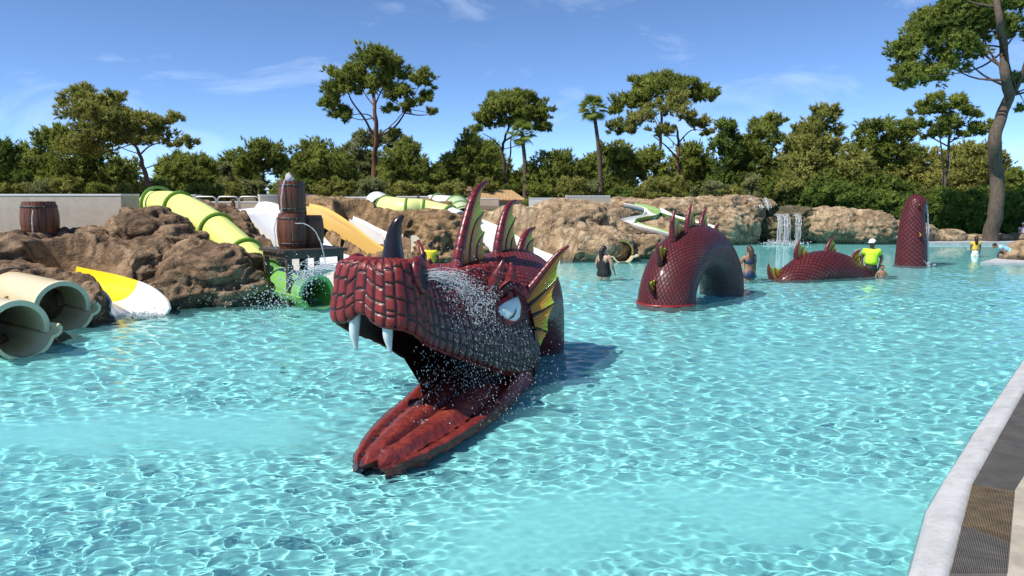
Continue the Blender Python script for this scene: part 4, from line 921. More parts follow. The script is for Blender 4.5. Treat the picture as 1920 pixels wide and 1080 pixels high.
# --- brow prongs above the eye
bp, bn = surf_at(925, 552)
def near(pts, dY=0): return [onplane(x, y, bp + np.array([0, dY, 0]), np.array([0, 1., 0])) for x, y in pts]
for sd in (1, -1):
    for pts, rad, dY in (([(905, 572), (918, 548), (930, 520), (939, 500), (943, 487)], [.05, .075, .075, .05, .012], .02), ([(955, 560), (957, 530), (960, 508), (958, 492)], [.08, .08, .06, .02], .25), ([(930, 555), (955, 535), (975, 545), (990, 560)], [.06, .085, .08, .05], .2)):
        q = near(pts, dY); q = q if sd > 0 else mi(q)
        m = MB(); qq = catmull(q, 24); m.tube(qq, np.interp(np.linspace(0, 1, 24), np.linspace(0, 1, len(rad)), rad), 12, a=np.where(np.arange(24) % 4 == 0, .6, 0.)); m.build('brow', M_spine, dragon, smooth=True, attr='ring')
# --- eyes
e0_, en_ = surf_at(956, 581); print('eye', e0_, en_)
enn = norm(en_ * .6 + norm(np.array([0, 0, EYE]) - e0_) * .5); e0_ = e0_ + enn * .065
def eye_poly(name, pts, off, mat, bul=.03, parent=None, sd=1):
    q = np.array([onplane(x, y, e0_ + enn * off, enn) for x, y in pts]); q = np.array([along_closed(q, k / 40) for k in range(40)]); c = q.mean(0); V = [c + enn * bul]; 
    for f in (.35, .7, .9, 1.0): V += list(c + (q - c) * f + enn * bul * (1 - f * f))
    V += list(q - enn * .05); V = np.array(V); n = len(q); T = [[0, 1 + (k + 1) % n, 1 + k] for k in range(n)]; Q = gridF(5, n, True) + 1
    if sd < 0: V = mirror(V)
    return mk(name, V, [Q, np.array(T)], mat, parent, smooth=True)
def along_closed(q, f):
    c = np.vstack([q, q[:1]]); s = np.concatenate([[0], np.cumsum(np.linalg.norm(np.diff(c, axis=0), axis=1))]); return np.array([np.interp(f * s[-1], s, c[:, d]) for d in range(3)])
M_lid = paint('eyelid_paint', (.30, .018, .02), .25, .2, 12)
for sd in (1, -1):
    eye_poly('eyelid', [(917, 588), (942, 560), (966, 546), (979, 562), (981, 584), (974, 602), (954, 609), (938, 600)], -.012, M_lid, .02, dragon, sd)
    ey = eye_poly('eye', [(922, 586), (946, 567), (972, 554), (977, 574), (975, 594), (967, 602), (953, 600), (941, 592)], .006, M_eye, .03, dragon, sd)
    eye_poly('pupil', [(954, 600), (961, 592), (967, 583), (969, 575), (968, 586), (963, 595)], .028, M_black, .012, ey, sd)
# --- neck and back hump
def body_tube(name, path, rad, parent, mat, sc=.085, n=90, na=64, gray=None, grayw=1.):
    p = catmull(path, n); r = np.interp(np.linspace(0, 1, n), np.linspace(0, 1, len(rad)), rad); T = np.gradient(p, axis=0); T /= np.linalg.norm(T, axis=1)[:, None]
    seg = np.concatenate([[0], np.cumsum(np.linalg.norm(np.diff(p, axis=0), axis=1))]); th = np.linspace(0, 2 * np.pi, na + 1)
    mid_ = p.mean(0); N0 = norm(np.cross(T[n // 2], norm(np.cross(T[n // 2], p[n // 2] - (p[0] + p[-1]) / 2)))) if np.linalg.norm(np.cross(T[n // 2], p[n // 2] - (p[0] + p[-1]) / 2)) > 1e-3 else np.array([-1., 0, 0])
    Bc = norm(np.cross(T[n // 2], N0)); V = []; 
    for k in range(n):
        Nk = norm(np.cross(Bc, T[k])); 
        if k == 0: sg = 1 
        V.append(p[k] + r[k] * (np.cos(th)[:, None] * Nk + np.sin(th)[:, None] * Bc))
    V = np.array(V); rep = round(2 * np.pi * np.mean(rad) / sc); uu_ = np.repeat(th[None] / (2 * np.pi) * rep, n, 0); vv_ = np.repeat(seg[:, None] / sc * .8, na + 1, 1); uv = np.stack([(uu_ + vv_), (uu_ - vv_)], -1)
    g = np.repeat((smooth01((np.cos(th)[None] * (1 if gray is None else gray) - .1) / .7) * grayw), n, 0) if gray is not None else np.zeros((n, na + 1))
    o = mk(name, V.reshape(-1, 3), gridF(n, na + 1), mat, parent, smooth=True, attrs={'gray': g.ravel()}, uv=uv.reshape(-1, 2))
    return o, p, T, r, Bc
npth = [HL(2.35, 0, .72), HL(2.9, 0, .92), np.array([.02, 10.95, 1.02]), np.array([.16, 11.5, .82]), np.array([.24, 11.95, .2]), np.array([.26, 12.1, -.6])]
o_, p_, T_, r_, B_ = body_tube('neck', npth, [.66, .72, .66, .64, .62, .60], dragon, M_neck, .075)
# --- arch, low hump, tail
def local_fin(parent, p, t, out, s=1., nm='fin'):
    nv = norm(np.cross(t, out)); f = lambda a: [p + t * x * s + out * (z - .06) * s for x, z in a]
    return fin(parent, nv, f([(-.14, 0), (-.12, .16), (-.04, .32), (.08, .44)]), [f([(0, 0), (.04, .16), (.13, .26)]), f([(.10, 0), (.13, .08), (.19, .13)]), f([(.20, 0), (.22, .02)])], .055 * s, .012 * s, .016, .014, nm, 8)
A0 = np.array([3.52, 16.75, 0]); A1 = np.array([5.48, 19.15, 0]); am = (A0 + A1) / 2; ad = norm(A1 - A0); ah = np.linalg.norm(A1 - A0) / 2
arch = thing('dragon_arch', 'maroon scaled dragon body coil arching out of the water with fins along its back', 'dragon statue', tuple(am))
ths = np.linspace(np.pi, 0, 9); ap = [A0 - [0, 0, .7]] + [am + ad * ah * math.cos(t) * (1) + np.array([0, 0, -.12 + 1.28 * math.sin(t)]) for t in ths] + [A1 - [0, 0, .7]]
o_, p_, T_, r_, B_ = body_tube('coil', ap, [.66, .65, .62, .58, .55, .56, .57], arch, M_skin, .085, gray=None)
cen = am + np.array([0, 0, -.1])
def ridge(parent, p, T, r, fr, s, cen):
    for f, sz in zip(fr, s):
        k = int(f * (len(p) - 1)); out = p[k] - cen; out = out - T[k] * np.dot(out, T[k]); out = norm(out); local_fin(parent, p[k] + out * r[k], T[k], out, sz)
# shade and reflection on the inside of the coil, put into the colour as grey
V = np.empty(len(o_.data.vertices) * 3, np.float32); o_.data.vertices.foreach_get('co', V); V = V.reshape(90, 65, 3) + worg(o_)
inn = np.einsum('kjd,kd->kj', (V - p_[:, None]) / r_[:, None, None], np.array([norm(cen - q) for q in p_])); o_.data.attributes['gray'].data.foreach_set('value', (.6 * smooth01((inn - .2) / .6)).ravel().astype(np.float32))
m = MB(); thb = np.linspace(0, 2 * np.pi, 40); m.tube(np.c_[A0[0] + .655 * np.cos(thb), A0[1] + .655 * np.sin(thb), np.full(40, .015)], .03, 8, cap=False); m.build('base_band', paint('red_band_paint', (.26, .02, .02), .3), arch, smooth=True)
ridge(arch, p_, T_, r_, (.17, .265, .36, .46, .55, .65), (.9, 1.25, 1.6, 1.35, 1.15, .9), cen)
H0 = np.array([7.95, 21.6, 0]); H1 = np.array([10.75, 22.6, 0]); hm_ = (H0 + H1) / 2; hd = norm(H1 - H0)
hump = thing('dragon_hump', 'low maroon dragon back hump breaking the surface beside the lifeguard', 'dragon statue', tuple(hm_))
hpts = [H0 + [0, 0, -.62]] + [H0 + (H1 - H0) * f + np.array([0, 0, -.42 + .62 * math.sin(np.pi * (f * .92 + .06))]) for f in np.linspace(.04, .96, 7)] + [H1 + [0, 0, -.62]]
o_, p_, T_, r_, B_ = body_tube('coil', hpts, [.30, .48, .58, .60, .60, .55, .45], hump, M_skin, .125)
ridge(hump, p_, T_, r_, (.13, .32, .55, .76), (1.35, 1.35, 1.15, 1.05), hm_ - np.array([0, 0, 2.]))
tp0 = P(1708, 497, 25.9); tx = tp0[0]
tail = thing('dragon_tail', 'upright maroon dragon tail tip spouting water at the far side of the pool', 'dragon statue', (tx, 25.9, 0))
o_, p_, T_, r_, B_ = body_tube('coil', [(tx, 25.9, -.7), (tx - .01, 25.9, 0), (tx - .03, 25.9, .8), (tx - .05, 25.9, 1.5), (tx - .01, 25.88, 2.0), (tx + .05, 25.86, 2.25), (tx + .10, 25.85, 2.40), (tx + .12, 25.85, 2.44)], [.57, .52, .47, .40, .34, .29, .17, .02], tail, M_skin, .125)
m = MB(); m.tube(catmull([(tx + .08, 25.84, 2.22), (tx + .2, 25.8, 2.25), (tx + .3, 25.78, 2.19)], 10), np.linspace(.17, .07, 10), 14); m.build('spout', M_spine, tail, smooth=True, attr='ring')
local_fin(tail, np.array([tx - .02, 25.62, 2.05]), np.array([.1, 0, .99]), np.array([-.45, -.89, 0.]), .6)
local_fin(tail, np.array([tx - .02, 25.45, 1.05]), np.array([.0, 0, 1.]), np.array([-.15, -.98, 0.]), .5)
# ------------------------------------------------------------------ pines, palms, shrubs
def mat_leaf(name, stops, trans=.45):
    t = NT(name); v = t.attr('var'); k = t.ramp(v, stops); t.set(k, .75); t.b.inputs['Specular IOR Level'].default_value = .2
    tr = t.n('BsdfTranslucent'); t.l(t.mix(.5, k, (.28, .28, .04)), tr.inputs['Color']); ms = t.n('MixShader'); ms.inputs[0].default_value = trans
    t.l(t.b.outputs[0], ms.inputs[1]); t.l(tr.outputs[0], ms.inputs[2]); t.l(ms.outputs[0], t.out.inputs[0]); return t.m
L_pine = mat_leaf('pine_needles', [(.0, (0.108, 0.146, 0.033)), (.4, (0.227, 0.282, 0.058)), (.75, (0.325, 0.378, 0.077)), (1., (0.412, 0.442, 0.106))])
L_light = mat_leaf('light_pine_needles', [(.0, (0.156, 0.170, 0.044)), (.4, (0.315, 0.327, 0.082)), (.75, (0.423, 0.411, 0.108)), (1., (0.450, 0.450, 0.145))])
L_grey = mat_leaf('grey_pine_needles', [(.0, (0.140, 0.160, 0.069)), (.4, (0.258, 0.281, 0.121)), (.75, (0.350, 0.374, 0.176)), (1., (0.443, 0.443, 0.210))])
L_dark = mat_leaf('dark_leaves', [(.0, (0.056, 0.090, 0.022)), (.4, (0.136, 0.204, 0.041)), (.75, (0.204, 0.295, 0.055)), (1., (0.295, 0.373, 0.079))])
def mat_bark(name, a, b):
    t = NT(name); c = t.coord(); mp_ = t.n('Mapping'); mp_.inputs['Scale'].default_value = (3, 3, .8); t.l(c, mp_.inputs[0]); n = t.noise(mp_.outputs[0], 3, 6, .7, .4); t.bump(n, .8, .06); return t.set(t.ramp(n, [(.3, a), (.7, b)]), .9)
B_pine = mat_bark('pine_bark', (.045, .032, .023), (.14, .105, .078)); B_red = mat_bark('red_pine_bark', (.075, .034, .02), (.22, .11, .065)); B_palm = mat_bark('palm_bark', (.05, .038, .028), (.15, .115, .08))
def leaf_cloud(blobs, dens=.1, blen=9.5, K=9, seed=0, gap=.0, wid=2.2, flat=.8):
    """blobs: (centre xyz, rx, ry, rz, px size). Twig tufts in sub-clumps, each a spray of needle blades"""
    r = np.random.default_rng(1000 + seed); Vs, A = [], []
    for (c, rx, ry, rz, s) in blobs:
        area = np.pi * (rx / s) * (rz / s); nt_ = max(30, int(area * dens * 1.5)); ncl = max(6, int(nt_ / 14))
        d = r.normal(size=(ncl, 3)); d /= np.linalg.norm(d, axis=1)[:, None]; d[:, 2] = np.where(d[:, 2] < -.6, -d[:, 2] * .8, d[:, 2])
        rad = r.random(ncl) ** .5 * (.92 + .2 * pn(d * 2.2 + c * .7 + seed)); cc = d * rad[:, None] * np.array([rx, ry, rz]) + c
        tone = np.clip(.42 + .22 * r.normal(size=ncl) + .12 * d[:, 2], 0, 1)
        ci = r.integers(0, ncl, nt_); size = .36 * (rx * rz * ry) ** (1 / 3) * (.6 + .6 * r.random(ncl)); size = np.minimum(size, 26 * s)
        o = r.normal(size=(nt_, 3)); o /= np.linalg.norm(o, axis=1)[:, None]; o *= (r.random(nt_) ** .4)[:, None]; o[:, 2] *= flat
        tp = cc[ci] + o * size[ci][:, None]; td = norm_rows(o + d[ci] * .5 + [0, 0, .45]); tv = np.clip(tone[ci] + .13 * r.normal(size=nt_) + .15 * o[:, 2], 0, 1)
        tp = np.repeat(tp, K, 0); td = np.repeat(td, K, 0); n = len(tp)
        bd = norm_rows(td + r.normal(size=(n, 3)) * .7); nn = np.repeat(norm_rows(o * .8 + d[ci] * .8 + [0, 0, .25]), K, 0); nn = norm_rows(nn + r.normal(size=(n, 3)) * .32); sd = norm_rows(np.cross(bd, nn)); L = (blen * s * (.6 + .7 * r.random(n)))[:, None]; w = (wid * s * (.6 + .8 * r.random(n)))[:, None] * .5
        b0 = tp - bd * L * .35
        Vs.append(np.stack([b0 - sd * w, b0 + sd * w, tp + bd * L * .65], 1).reshape(-1, 3)); A.append(np.repeat(np.repeat(tv, K), 3))
    V = np.concatenate(Vs); return V, np.arange(len(V)).reshape(-1, 3), np.concatenate(A)
def norm_rows(v): return v / (np.linalg.norm(v, axis=1)[:, None] + 1e-9)
def ground_z(x, y): return float(terrain_z(np.array([x]), np.array([y]))[0])
_ts = [0]
def tree(label, Y, trunk, limbs, blobs, leaf=None, bark=None, tw=9., name='pine_tree', cat='pine tree', dens=.1, group=None, deep=.9, K=9, blen=9.5, ybase=None, wid=2.2, flat=.8):
    """trunk, limbs: photo polylines at depth Y; blobs: (px, py, rx, rz[, dY]) in photo pixels"""
    _ts[0] += 1; sd = _ts[0]; r = random.Random(sd); s = pxm(Y)
    b = P(trunk[0][0], trunk[0][1], Y); zb = ground_z(b[0], Y) - .15; base = np.array([b[0], Y, zb])
    t = thing(name, label, cat, tuple(base), group); m = MB()
    tp = [base] + [P(x, y, Y + .25 * k * r.uniform(-1, 1)) for k, (x, y) in enumerate(trunk) if P(x, y, Y)[2] > zb + .4]
    q = catmull(tp, 6 * len(tp)) if len(tp) > 1 else np.array(tp); q[:, :2] += .06 * np.array([[math.sin(k * 1.3 + sd), math.cos(k * .9)] for k in range(len(q))]) * s * 12
    rad = np.linspace(tw * s / 2 * 1.1, tw * s / 2 * .36, len(q)); rad[0] *= 1.15; m.tube(q, rad, 10)
    for k, l in enumerate(limbs):
        wl = l[0] if isinstance(l[0], (int, float)) else tw * .4; pts = [p for p in l if not isinstance(p, (int, float))]
        dy = r.uniform(-1.5, 1.5); lp_ = [P(x, y, Y + dy * j / max(1, len(pts) - 1)) for j, (x, y) in enumerate(pts)]; ql = catmull(lp_, 5 * len(pts)); m.tube(ql, np.linspace(wl * s / 2, wl * s * .18, len(ql)), 7)
    top = q[-1]
    bl = []
    for bb in blobs:
        x, y, rx, rz = bb[:4]; dY = bb[4] if len(bb) > 4 else r.uniform(-.5, .5) * rx * s * .6
        c = P(x, y, Y + dY); ss = pxm(Y + dY); bl.append((c, rx * ss, max(rx, rz) * ss * deep, rz * ss, ss))
        # inner branches reaching each clump
        if len(bl) % 3: continue
        k0 = q[int(len(q) * r.uniform(.55, .98))]; mid_ = (k0 + c) / 2 + np.array([0, 0, -.10 * np.linalg.norm(c - k0)]); m.tube(catmull([k0, mid_, c], 8), np.linspace(max(.8, tw * .10) * s, .4 * s, 8), 5)
    m.build('trunk', bark or B_pine, t, smooth=True)
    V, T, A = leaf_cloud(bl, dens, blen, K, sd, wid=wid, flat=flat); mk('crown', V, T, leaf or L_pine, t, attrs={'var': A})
    return t
# --- the tall individuals
tree('spreading pine with a leaning red trunk behind the thick stucco wall', 42, [(288, 372), (272, 325), (262, 290), (250, 265)], [(3.5, (262, 290), (285, 272), (330, 262)), (3.5, (256, 275), (215, 250), (170, 225)), (3, (250, 266), (235, 230), (215, 195))],
     [(150, 178, 40, 20), (215, 186, 32, 16), (175, 212, 68, 26), (245, 226, 62, 22), (322, 222, 28, 14), (190, 248, 70, 24), (285, 258, 62, 18), (345, 272, 32, 9), (150, 275, 60, 22), (120, 195, 22, 12), (200, 225, 60, 30), (290, 235, 40, 20), (230, 260, 60, 22), (190, 195, 40, 22), (350, 262, 24, 10)], L_light, B_red, 11, dens=.085, flat=.7)
tree('tallest pine in the middle with a bare forked trunk', 56, [(703, 372), (702, 310), (706, 250), (702, 200), (700, 150)], [(5, (703, 262), (685, 225), (660, 190), (650, 165)), (5, (706, 258), (738, 240), (760, 210), (775, 180)), (3, (760, 212), (785, 216), (810, 214)), (3, (706, 232), (690, 215), (655, 215)), (3, (702, 200), (720, 160), (740, 130))],
     [(640, 158, 36, 42), (622, 198, 25, 28), (645, 215, 22, 20), (700, 112, 46, 34), (738, 135, 34, 28), (668, 140, 26, 26), (700, 160, 42, 26), (745, 172, 34, 22), (792, 152, 28, 24), (800, 182, 20, 16), (772, 200, 26, 12), (808, 212, 14, 9), (730, 205, 20, 12), (740, 250, 16, 9)], L_pine, B_red, 13, dens=.105)
tree('umbrella pine with a domed crown and twin bare trunks', 60, [(944, 372), (948, 330), (942, 285), (946, 262), (955, 235)], [(4, (948, 330), (957, 290), (958, 262), (965, 235)), (3, (944, 282), (925, 262), (905, 250)), (3, (946, 265), (975, 245), (1000, 235))],
     [(960, 205, 62, 24), (915, 226, 32, 20), (1008, 214, 34, 28), (955, 186, 46, 16), (893, 245, 18, 12), (1016, 240, 22, 14), (985, 182, 28, 12), (930, 205, 30, 18), (960, 228, 40, 12)], L_pine, None, 9, dens=.115)
tree('broad dark pine behind the lighter double trunk pine', 66, [(1234, 375), (1236, 300), (1240, 230), (1240, 180)], [], [(1240, 168, 62, 22), (1188, 190, 40, 26), (1312, 178, 36, 22), (1152, 205, 16, 18), (1252, 148, 40, 12), (1205, 155, 26, 14), (1160, 240, 26, 18), (1335, 185, 16, 14), (1290, 155, 26, 12)], L_pine, None, 9, dens=.12)
tree('lighter open pine with a crooked red trunk before the broad dark pine', 58, [(1273, 376), (1271, 300), (1272, 265), (1268, 235)], [(4, (1271, 298), (1250, 275), (1225, 255)), (3, (1272, 268), (1295, 245), (1320, 245))],
     [(1205, 222, 46, 20), (1270, 202, 46, 26), (1240, 245, 40, 16), (1296, 228, 40, 20), (1325, 250, 20, 10), (1220, 200, 26, 14), (1185, 245, 22, 12)], L_light, B_red, 9, dens=.06)
tree('slender twin trunk pine with a flat dark crown left of the big leaning pine', 43, [(1752, 430), (1766, 370), (1775, 320), (1779, 270), (1784, 225)], [(4, (1766, 365), (1769, 320), (1764, 270), (1758, 235)), (3, (1779, 268), (1810, 250), (1840, 238)), (3, (1779, 275), (1740, 255), (1710, 245))],
     [(1738, 205, 38, 18), (1795, 198, 34, 24), (1785, 232, 46, 20), (1822, 245, 36, 14), (1708, 235, 34, 16), (1848, 236, 22, 12), (1760, 250, 40, 14), (1750, 185, 24, 10), (1830, 215, 20, 10)], L_pine, None, 8, dens=.1)
tree('big leaning pine at the right edge with a thick curved trunk', 37, [(1858, 440), (1868, 390), (1869, 330), (1865, 265), (1880, 210), (1892, 180), (1884, 140), (1882, 90), (1874, 40), (1866, -30)],
     [(11, (1890, 186), (1908, 160), (1925, 110), (1935, 40)), (4, (1882, 96), (1840, 125), (1790, 138), (1740, 142)), (3.5, (1878, 88), (1845, 86), (1800, 100), (1745, 95)), (4, (1876, 50), (1840, 40), (1790, 35)), (4, (1880, 80), (1905, 60), (1930, 55)), (4, (1900, 175), (1915, 170), (1935, 160))],
     [(1690, 100, 40, 28), (1740, 60, 52, 40), (1795, 35, 60, 48), (1850, 20, 60, 40), (1720, 142, 50, 24), (1770, 120, 45, 30), (1690, 158, 28, 14), (1815, 85, 40, 30), (1880, 55, 34, 30), (1718, 82, 34, 22), (1752, 38, 42, 26), (1825, 18, 50, 30), (1700, 128, 34, 22), (1752, 142, 36, 18), (1785, 80, 44, 28), (1838, 66, 22, 24), (1900, 8, 34, 18), (1905, 60, 20, 14), (1780, 10, 40, 22), (1902, 152, 30, 16), (1925, 200, 20, 14), (1680, 150, 18, 12), (1830, 105, 18, 10), (1750, -40, 50, 26), (1850, -50, 70, 30), (1960, 60, 50, 30), (1965, 140, 40, 24)], L_pine, None, 27, dens=.085)
# --- the tree line
BG = 'pines of the tree line'
def bg(label, Y, blobs, leaf=None, **k):
    x = blobs[0][0]; blobs = [(b[0], b[1], b[2] * 1.14, b[3] * 1.14) for b in blobs]; return tree(label, Y, [(x, 372), (x + 2, 330), (x - 1, blobs[0][1] + 10)], [], blobs, leaf, None, k.pop('tw', 7), dens=k.pop('dens', .1), group=BG, **k)
bg('dark bushy pine at the left edge of the tree line', 46, [(8, 295, 34, 34), (38, 332, 30, 30), (5, 345, 50, 30), (-35, 310, 50, 45)], L_dark)
bg('tall pine left of the spreading pine, showing behind its crown', 52, [(108, 265, 40, 30), (150, 300, 46, 34), (88, 315, 34, 36), (130, 345, 60, 26), (215, 330, 50, 36)], L_pine)
bg('round pine right of the leaning red trunk', 50, [(362, 318, 44, 30), (350, 348, 50, 22), (315, 335, 24, 26)], L_pine)
bg('thin grey pine between two rounded pines', 56, [(425, 322, 14, 22), (427, 350, 24, 20)], L_grey, dens=.07)
bg('rounded pine with a visible trunk left of the stacked barrels', 54, [(492, 290, 44, 26), (470, 316, 32, 20), (522, 315, 30, 22), (500, 275, 24, 12)], L_pine)
bg('bushy pine right above the stacked barrels', 54, [(585, 285, 38, 26), (612, 310, 46, 30), (640, 340, 44, 26), (560, 325, 26, 36), (600, 350, 50, 22)], L_pine)
bg('feathery grey pine left of the tallest pine trunk', 60, [(690, 268, 28, 26), (672, 300, 34, 30), (700, 325, 40, 30), (740, 270, 22, 24), (655, 345, 30, 20)], L_grey)
bg('dense pine right of the tallest pine trunk', 55, [(762, 300, 40, 32), (745, 340, 46, 28), (800, 330, 30, 32), (765, 275, 24, 14)], L_pine)
bg('low dense pine left of the umbrella pine', 58, [(880, 280, 36, 28), (862, 318, 36, 34), (895, 340, 44, 26), (835, 335, 28, 28), (905, 300, 26, 30)], L_pine)
bg('low pine between the umbrella pine trunks and the next round pine', 64, [(938, 330, 26, 30), (915, 345, 30, 22), (985, 335, 26, 28), (960, 350, 40, 18)], L_pine)
bg('wide round pine right of the short palm', 58, [(1046, 312, 44, 28), (1015, 338, 34, 28), (1078, 335, 34, 30), (1045, 350, 60, 20)], L_pine)
bg('olive pine right of the tall palm', 60, [(1148, 292, 38, 26), (1120, 322, 34, 32), (1178, 318, 34, 36), (1150, 348, 60, 22)], L_pine)
bg('pine below the lighter double trunk pine', 64, [(1215, 310, 30, 34), (1250, 330, 34, 32), (1300, 300, 38, 34), (1305, 340, 50, 28), (1225, 350, 50, 20)], L_pine)
bg('dark upright pine right of the double trunk pine', 56, [(1364, 248, 26, 24), (1358, 282, 34, 26), (1372, 318, 38, 30), (1365, 350, 44, 22)], L_dark)
bg('tall olive pine with a pointed top left of the flat topped pine', 58, [(1440, 230, 28, 18), (1428, 258, 36, 22), (1420, 295, 42, 30), (1445, 335, 50, 32), (1400, 270, 20, 20)], L_pine)
bg('flat topped pine leaning right, above the waterfall', 60, [(1508, 243, 26, 13), (1495, 265, 34, 16), (1500, 300, 44, 26), (1520, 335, 60, 30), (1480, 330, 40, 30)], L_light)
bg('small light pine above the long tan rock', 56, [(1550, 305, 36, 22), (1560, 340, 50, 28), (1590, 320, 30, 24)], L_light)
bg('layered dark pine behind the dragon tail tip', 52, [(1645, 240, 34, 18), (1630, 270, 42, 18), (1670, 285, 50, 22), (1640, 310, 46, 26), (1690, 255, 36, 18), (1615, 295, 26, 14)], L_pine)
bg('pale olive pine between the slender twin trunks and the big leaning trunk', 58, [(1825, 292, 46, 26), (1800, 325, 48, 34), (1850, 320, 40, 34), (1770, 350, 60, 30), (1865, 300, 22, 20)], L_light)
bg('pale olive pine left of the slender twin trunks', 60, [(1720, 305, 50, 30), (1690, 335, 50, 30), (1740, 340, 46, 30)], L_light)
bg('pine at the right edge behind the big leaning trunk', 50, [(1905, 340, 34, 24), (1930, 365, 46, 34), (1890, 370, 26, 30)], L_pine)
# the wood goes on past both edges of the frame
src_ = [o for o in COL.objects if o.get('group') == BG]
for (ox, oy, kk_, lb) in ((-9, 2, 2, 'round pine just past the left edge of the photo'), (-16, 4, 4, 'rounded pine farther past the left edge of the photo'), (-23, 0, 5, 'bushy pine far out past the left edge of the photo'), (46, 0, 3, 'pine just past the right edge of the photo'), (52, 3, 15, 'pine farther past the right edge of the photo')):
    c_ = copy_tree(src_[kk_]); base_ = src_[0].location if ox < 0 else src_[0].location; c_.location = (base_[0] + ox, base_[1] + oy, src_[kk_].location[2] if ox < 0 else .5); c_['label'] = lb
# --- a far row closing the gaps, all alike
Vt, Tt_, At = leaf_cloud([(np.array([0, 0, 3.2]), 3.6, 2.6, 2.6, .09), (np.array([1.6, .3, 2.0]), 2.6, 2.2, 2.0, .09), (np.array([-1.8, 0, 2.2]), 2.8, 2.2, 2.2, .09), (np.array([0, 0, 4.8]), 2.0, 1.8, 1.6, .09), (np.array([0, 0, 1.0]), 3.6, 2.6, 1.4, .09)], .05, 15, 6, 77, wid=3.4)
FC = mesh_np('crown', Vt, Tt_, L_pine, attrs={'var': At}); m = MB(); m.tube([(0, 0, -.5), (.1, 0, 2), (0, .1, 4.4)], [.22, .18, .08], 7); FT = mesh_np('trunk', np.concatenate(m.V), [np.concatenate(m.Q), np.concatenate(m.T)], B_pine)
proto = None
for k in range(44):
    x = -62 + k * 3.1 + random.uniform(-1, 1); y = 82 + random.uniform(-6, 10)
    if proto is None:
        proto = o = thing('pine_tree', 'dark pine in the far row of the wood seen through the gaps', 'pine tree', (0, 0, 0), 'far row of dark pines'); link(bpy.data.objects.new('crown', FC), o); link(bpy.data.objects.new('trunk', FT), o)
    else: o = copy_tree(proto)
    s = random.uniform(.62, .9); o.location = (x, y, ground_z(x, y) - .1); o.scale = (s * random.uniform(.9, 1.3), s, s * random.uniform(.8, 1.15)); o.rotation_euler = (0, 0, random.uniform(0, 6.28))
# --- shrubs along the foot of the trees and the dark hedge on the right
def shrub(label, px, py, Y, rx, rz, leaf, grp, n=3, dens=.13, blen=8, wid=2.2):
    _ts[0] += 1; r = random.Random(_ts[0]); c = P(px, py, Y); s = pxm(Y); zb = ground_z(c[0], Y)
    t = thing('shrub', label, 'shrub', (c[0], Y, zb), grp); bl = []
    for k in range(n):
        x = px + r.uniform(-.6, .6) * rx if k else px; y = py + r.uniform(-.25, .5) * rz if k else py; f = r.uniform(.55, .8) if k else .8; cc = P(x, y, Y + r.uniform(-.4, .4)); bl.append((cc, rx * s * f, rx * s * f * .8, rz * s * f, s))
    h = max(.4, c[2] - zb); bl.append((np.array([c[0], Y, zb + h * .4]), rx * s * .9, rx * s * .6, h * .55, s))
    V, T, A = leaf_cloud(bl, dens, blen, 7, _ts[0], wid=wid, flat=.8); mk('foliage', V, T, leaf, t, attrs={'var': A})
    m = MB()
    for k in range(3): m.tube([(c[0] + .1 * k - .1, Y, zb - .1), (c[0] + r.uniform(-.3, .3), Y, zb + h)], .04, 5)
    m.build('stem', B_pine, t); return t
SG = 'low shrubs at the foot of the pines'
k = 0; seen_ = {}
def uniq(lb):
    seen_[lb] = seen_.get(lb, 0) + 1; return lb + ('', ', next one to the right', ', third from the left', ', fourth from the left', ', fifth from the left')[seen_[lb] - 1]
def where(px):
    for lim, tx_ in ((250, 'behind the thick stucco wall'), (360, 'behind the top of the lime tube'), (490, 'behind the loop railings'), (600, 'behind the stacked barrels'), (720, 'at the foot of the tallest pine'), (850, 'by the floodlight mast'), (1000, 'behind the tiled low building'), (1150, 'behind the long white low wall'), (1300, 'below the double trunk pine'), (2500, 'behind the rock ridge by the waterfall')):
        if px < lim: return tx_
for px in range(-30, 1480, 52):
    Y = 48 + 5 * math.sin(k * 2.1) if px > 300 else 44; py = 354 + 6 * math.sin(k * 1.7); q_ = (k % 4) if k % 3 else 1
    shrub(uniq('low ' + ('olive', 'light green', 'grey green', 'dark green')[q_] + ' shrub ' + where(px)), px + random.uniform(-10, 10), py, Y, random.uniform(30, 42), random.uniform(14, 24), (L_pine, L_light, L_grey, L_dark)[q_], SG, 2, .12); k += 1
HG = 'dark leafy bushes behind the far edge of the pool'
for px, py, Y, rx, rz, lb in ((1470, 360, 44, 44, 30, 'right above the waterfall'), (1530, 372, 43, 48, 32, 'behind the long tan rock, next right of the waterfall'), (1590, 372, 42.5, 46, 34, 'behind the highest bulge of the long tan rock'), (1650, 380, 42, 46, 36, 'left of the dragon tail tip'), (1705, 388, 41.5, 44, 36, 'straight behind the dragon tail tip'), (1765, 385, 41, 44, 44, 'at the foot of the slender twin trunks'), (1815, 395, 41, 44, 48, 'between the slender twin trunks and the big leaning trunk'), (1900, 400, 41, 46, 52, 'right of the big leaning trunk'), (1960, 395, 41, 50, 55, 'cut by the right edge of the photo'), (1560, 345, 47, 60, 30, 'in the second row above the long tan rock'), (1640, 350, 47, 60, 34, 'in the second row left of the dragon tail tip'), (1860, 380, 44, 46, 50, 'directly behind the big leaning trunk')):
    shrub('dense dark green bush ' + lb, px, py, Y, rx, rz, L_dark, HG, 5, .13, 8, 3.6)
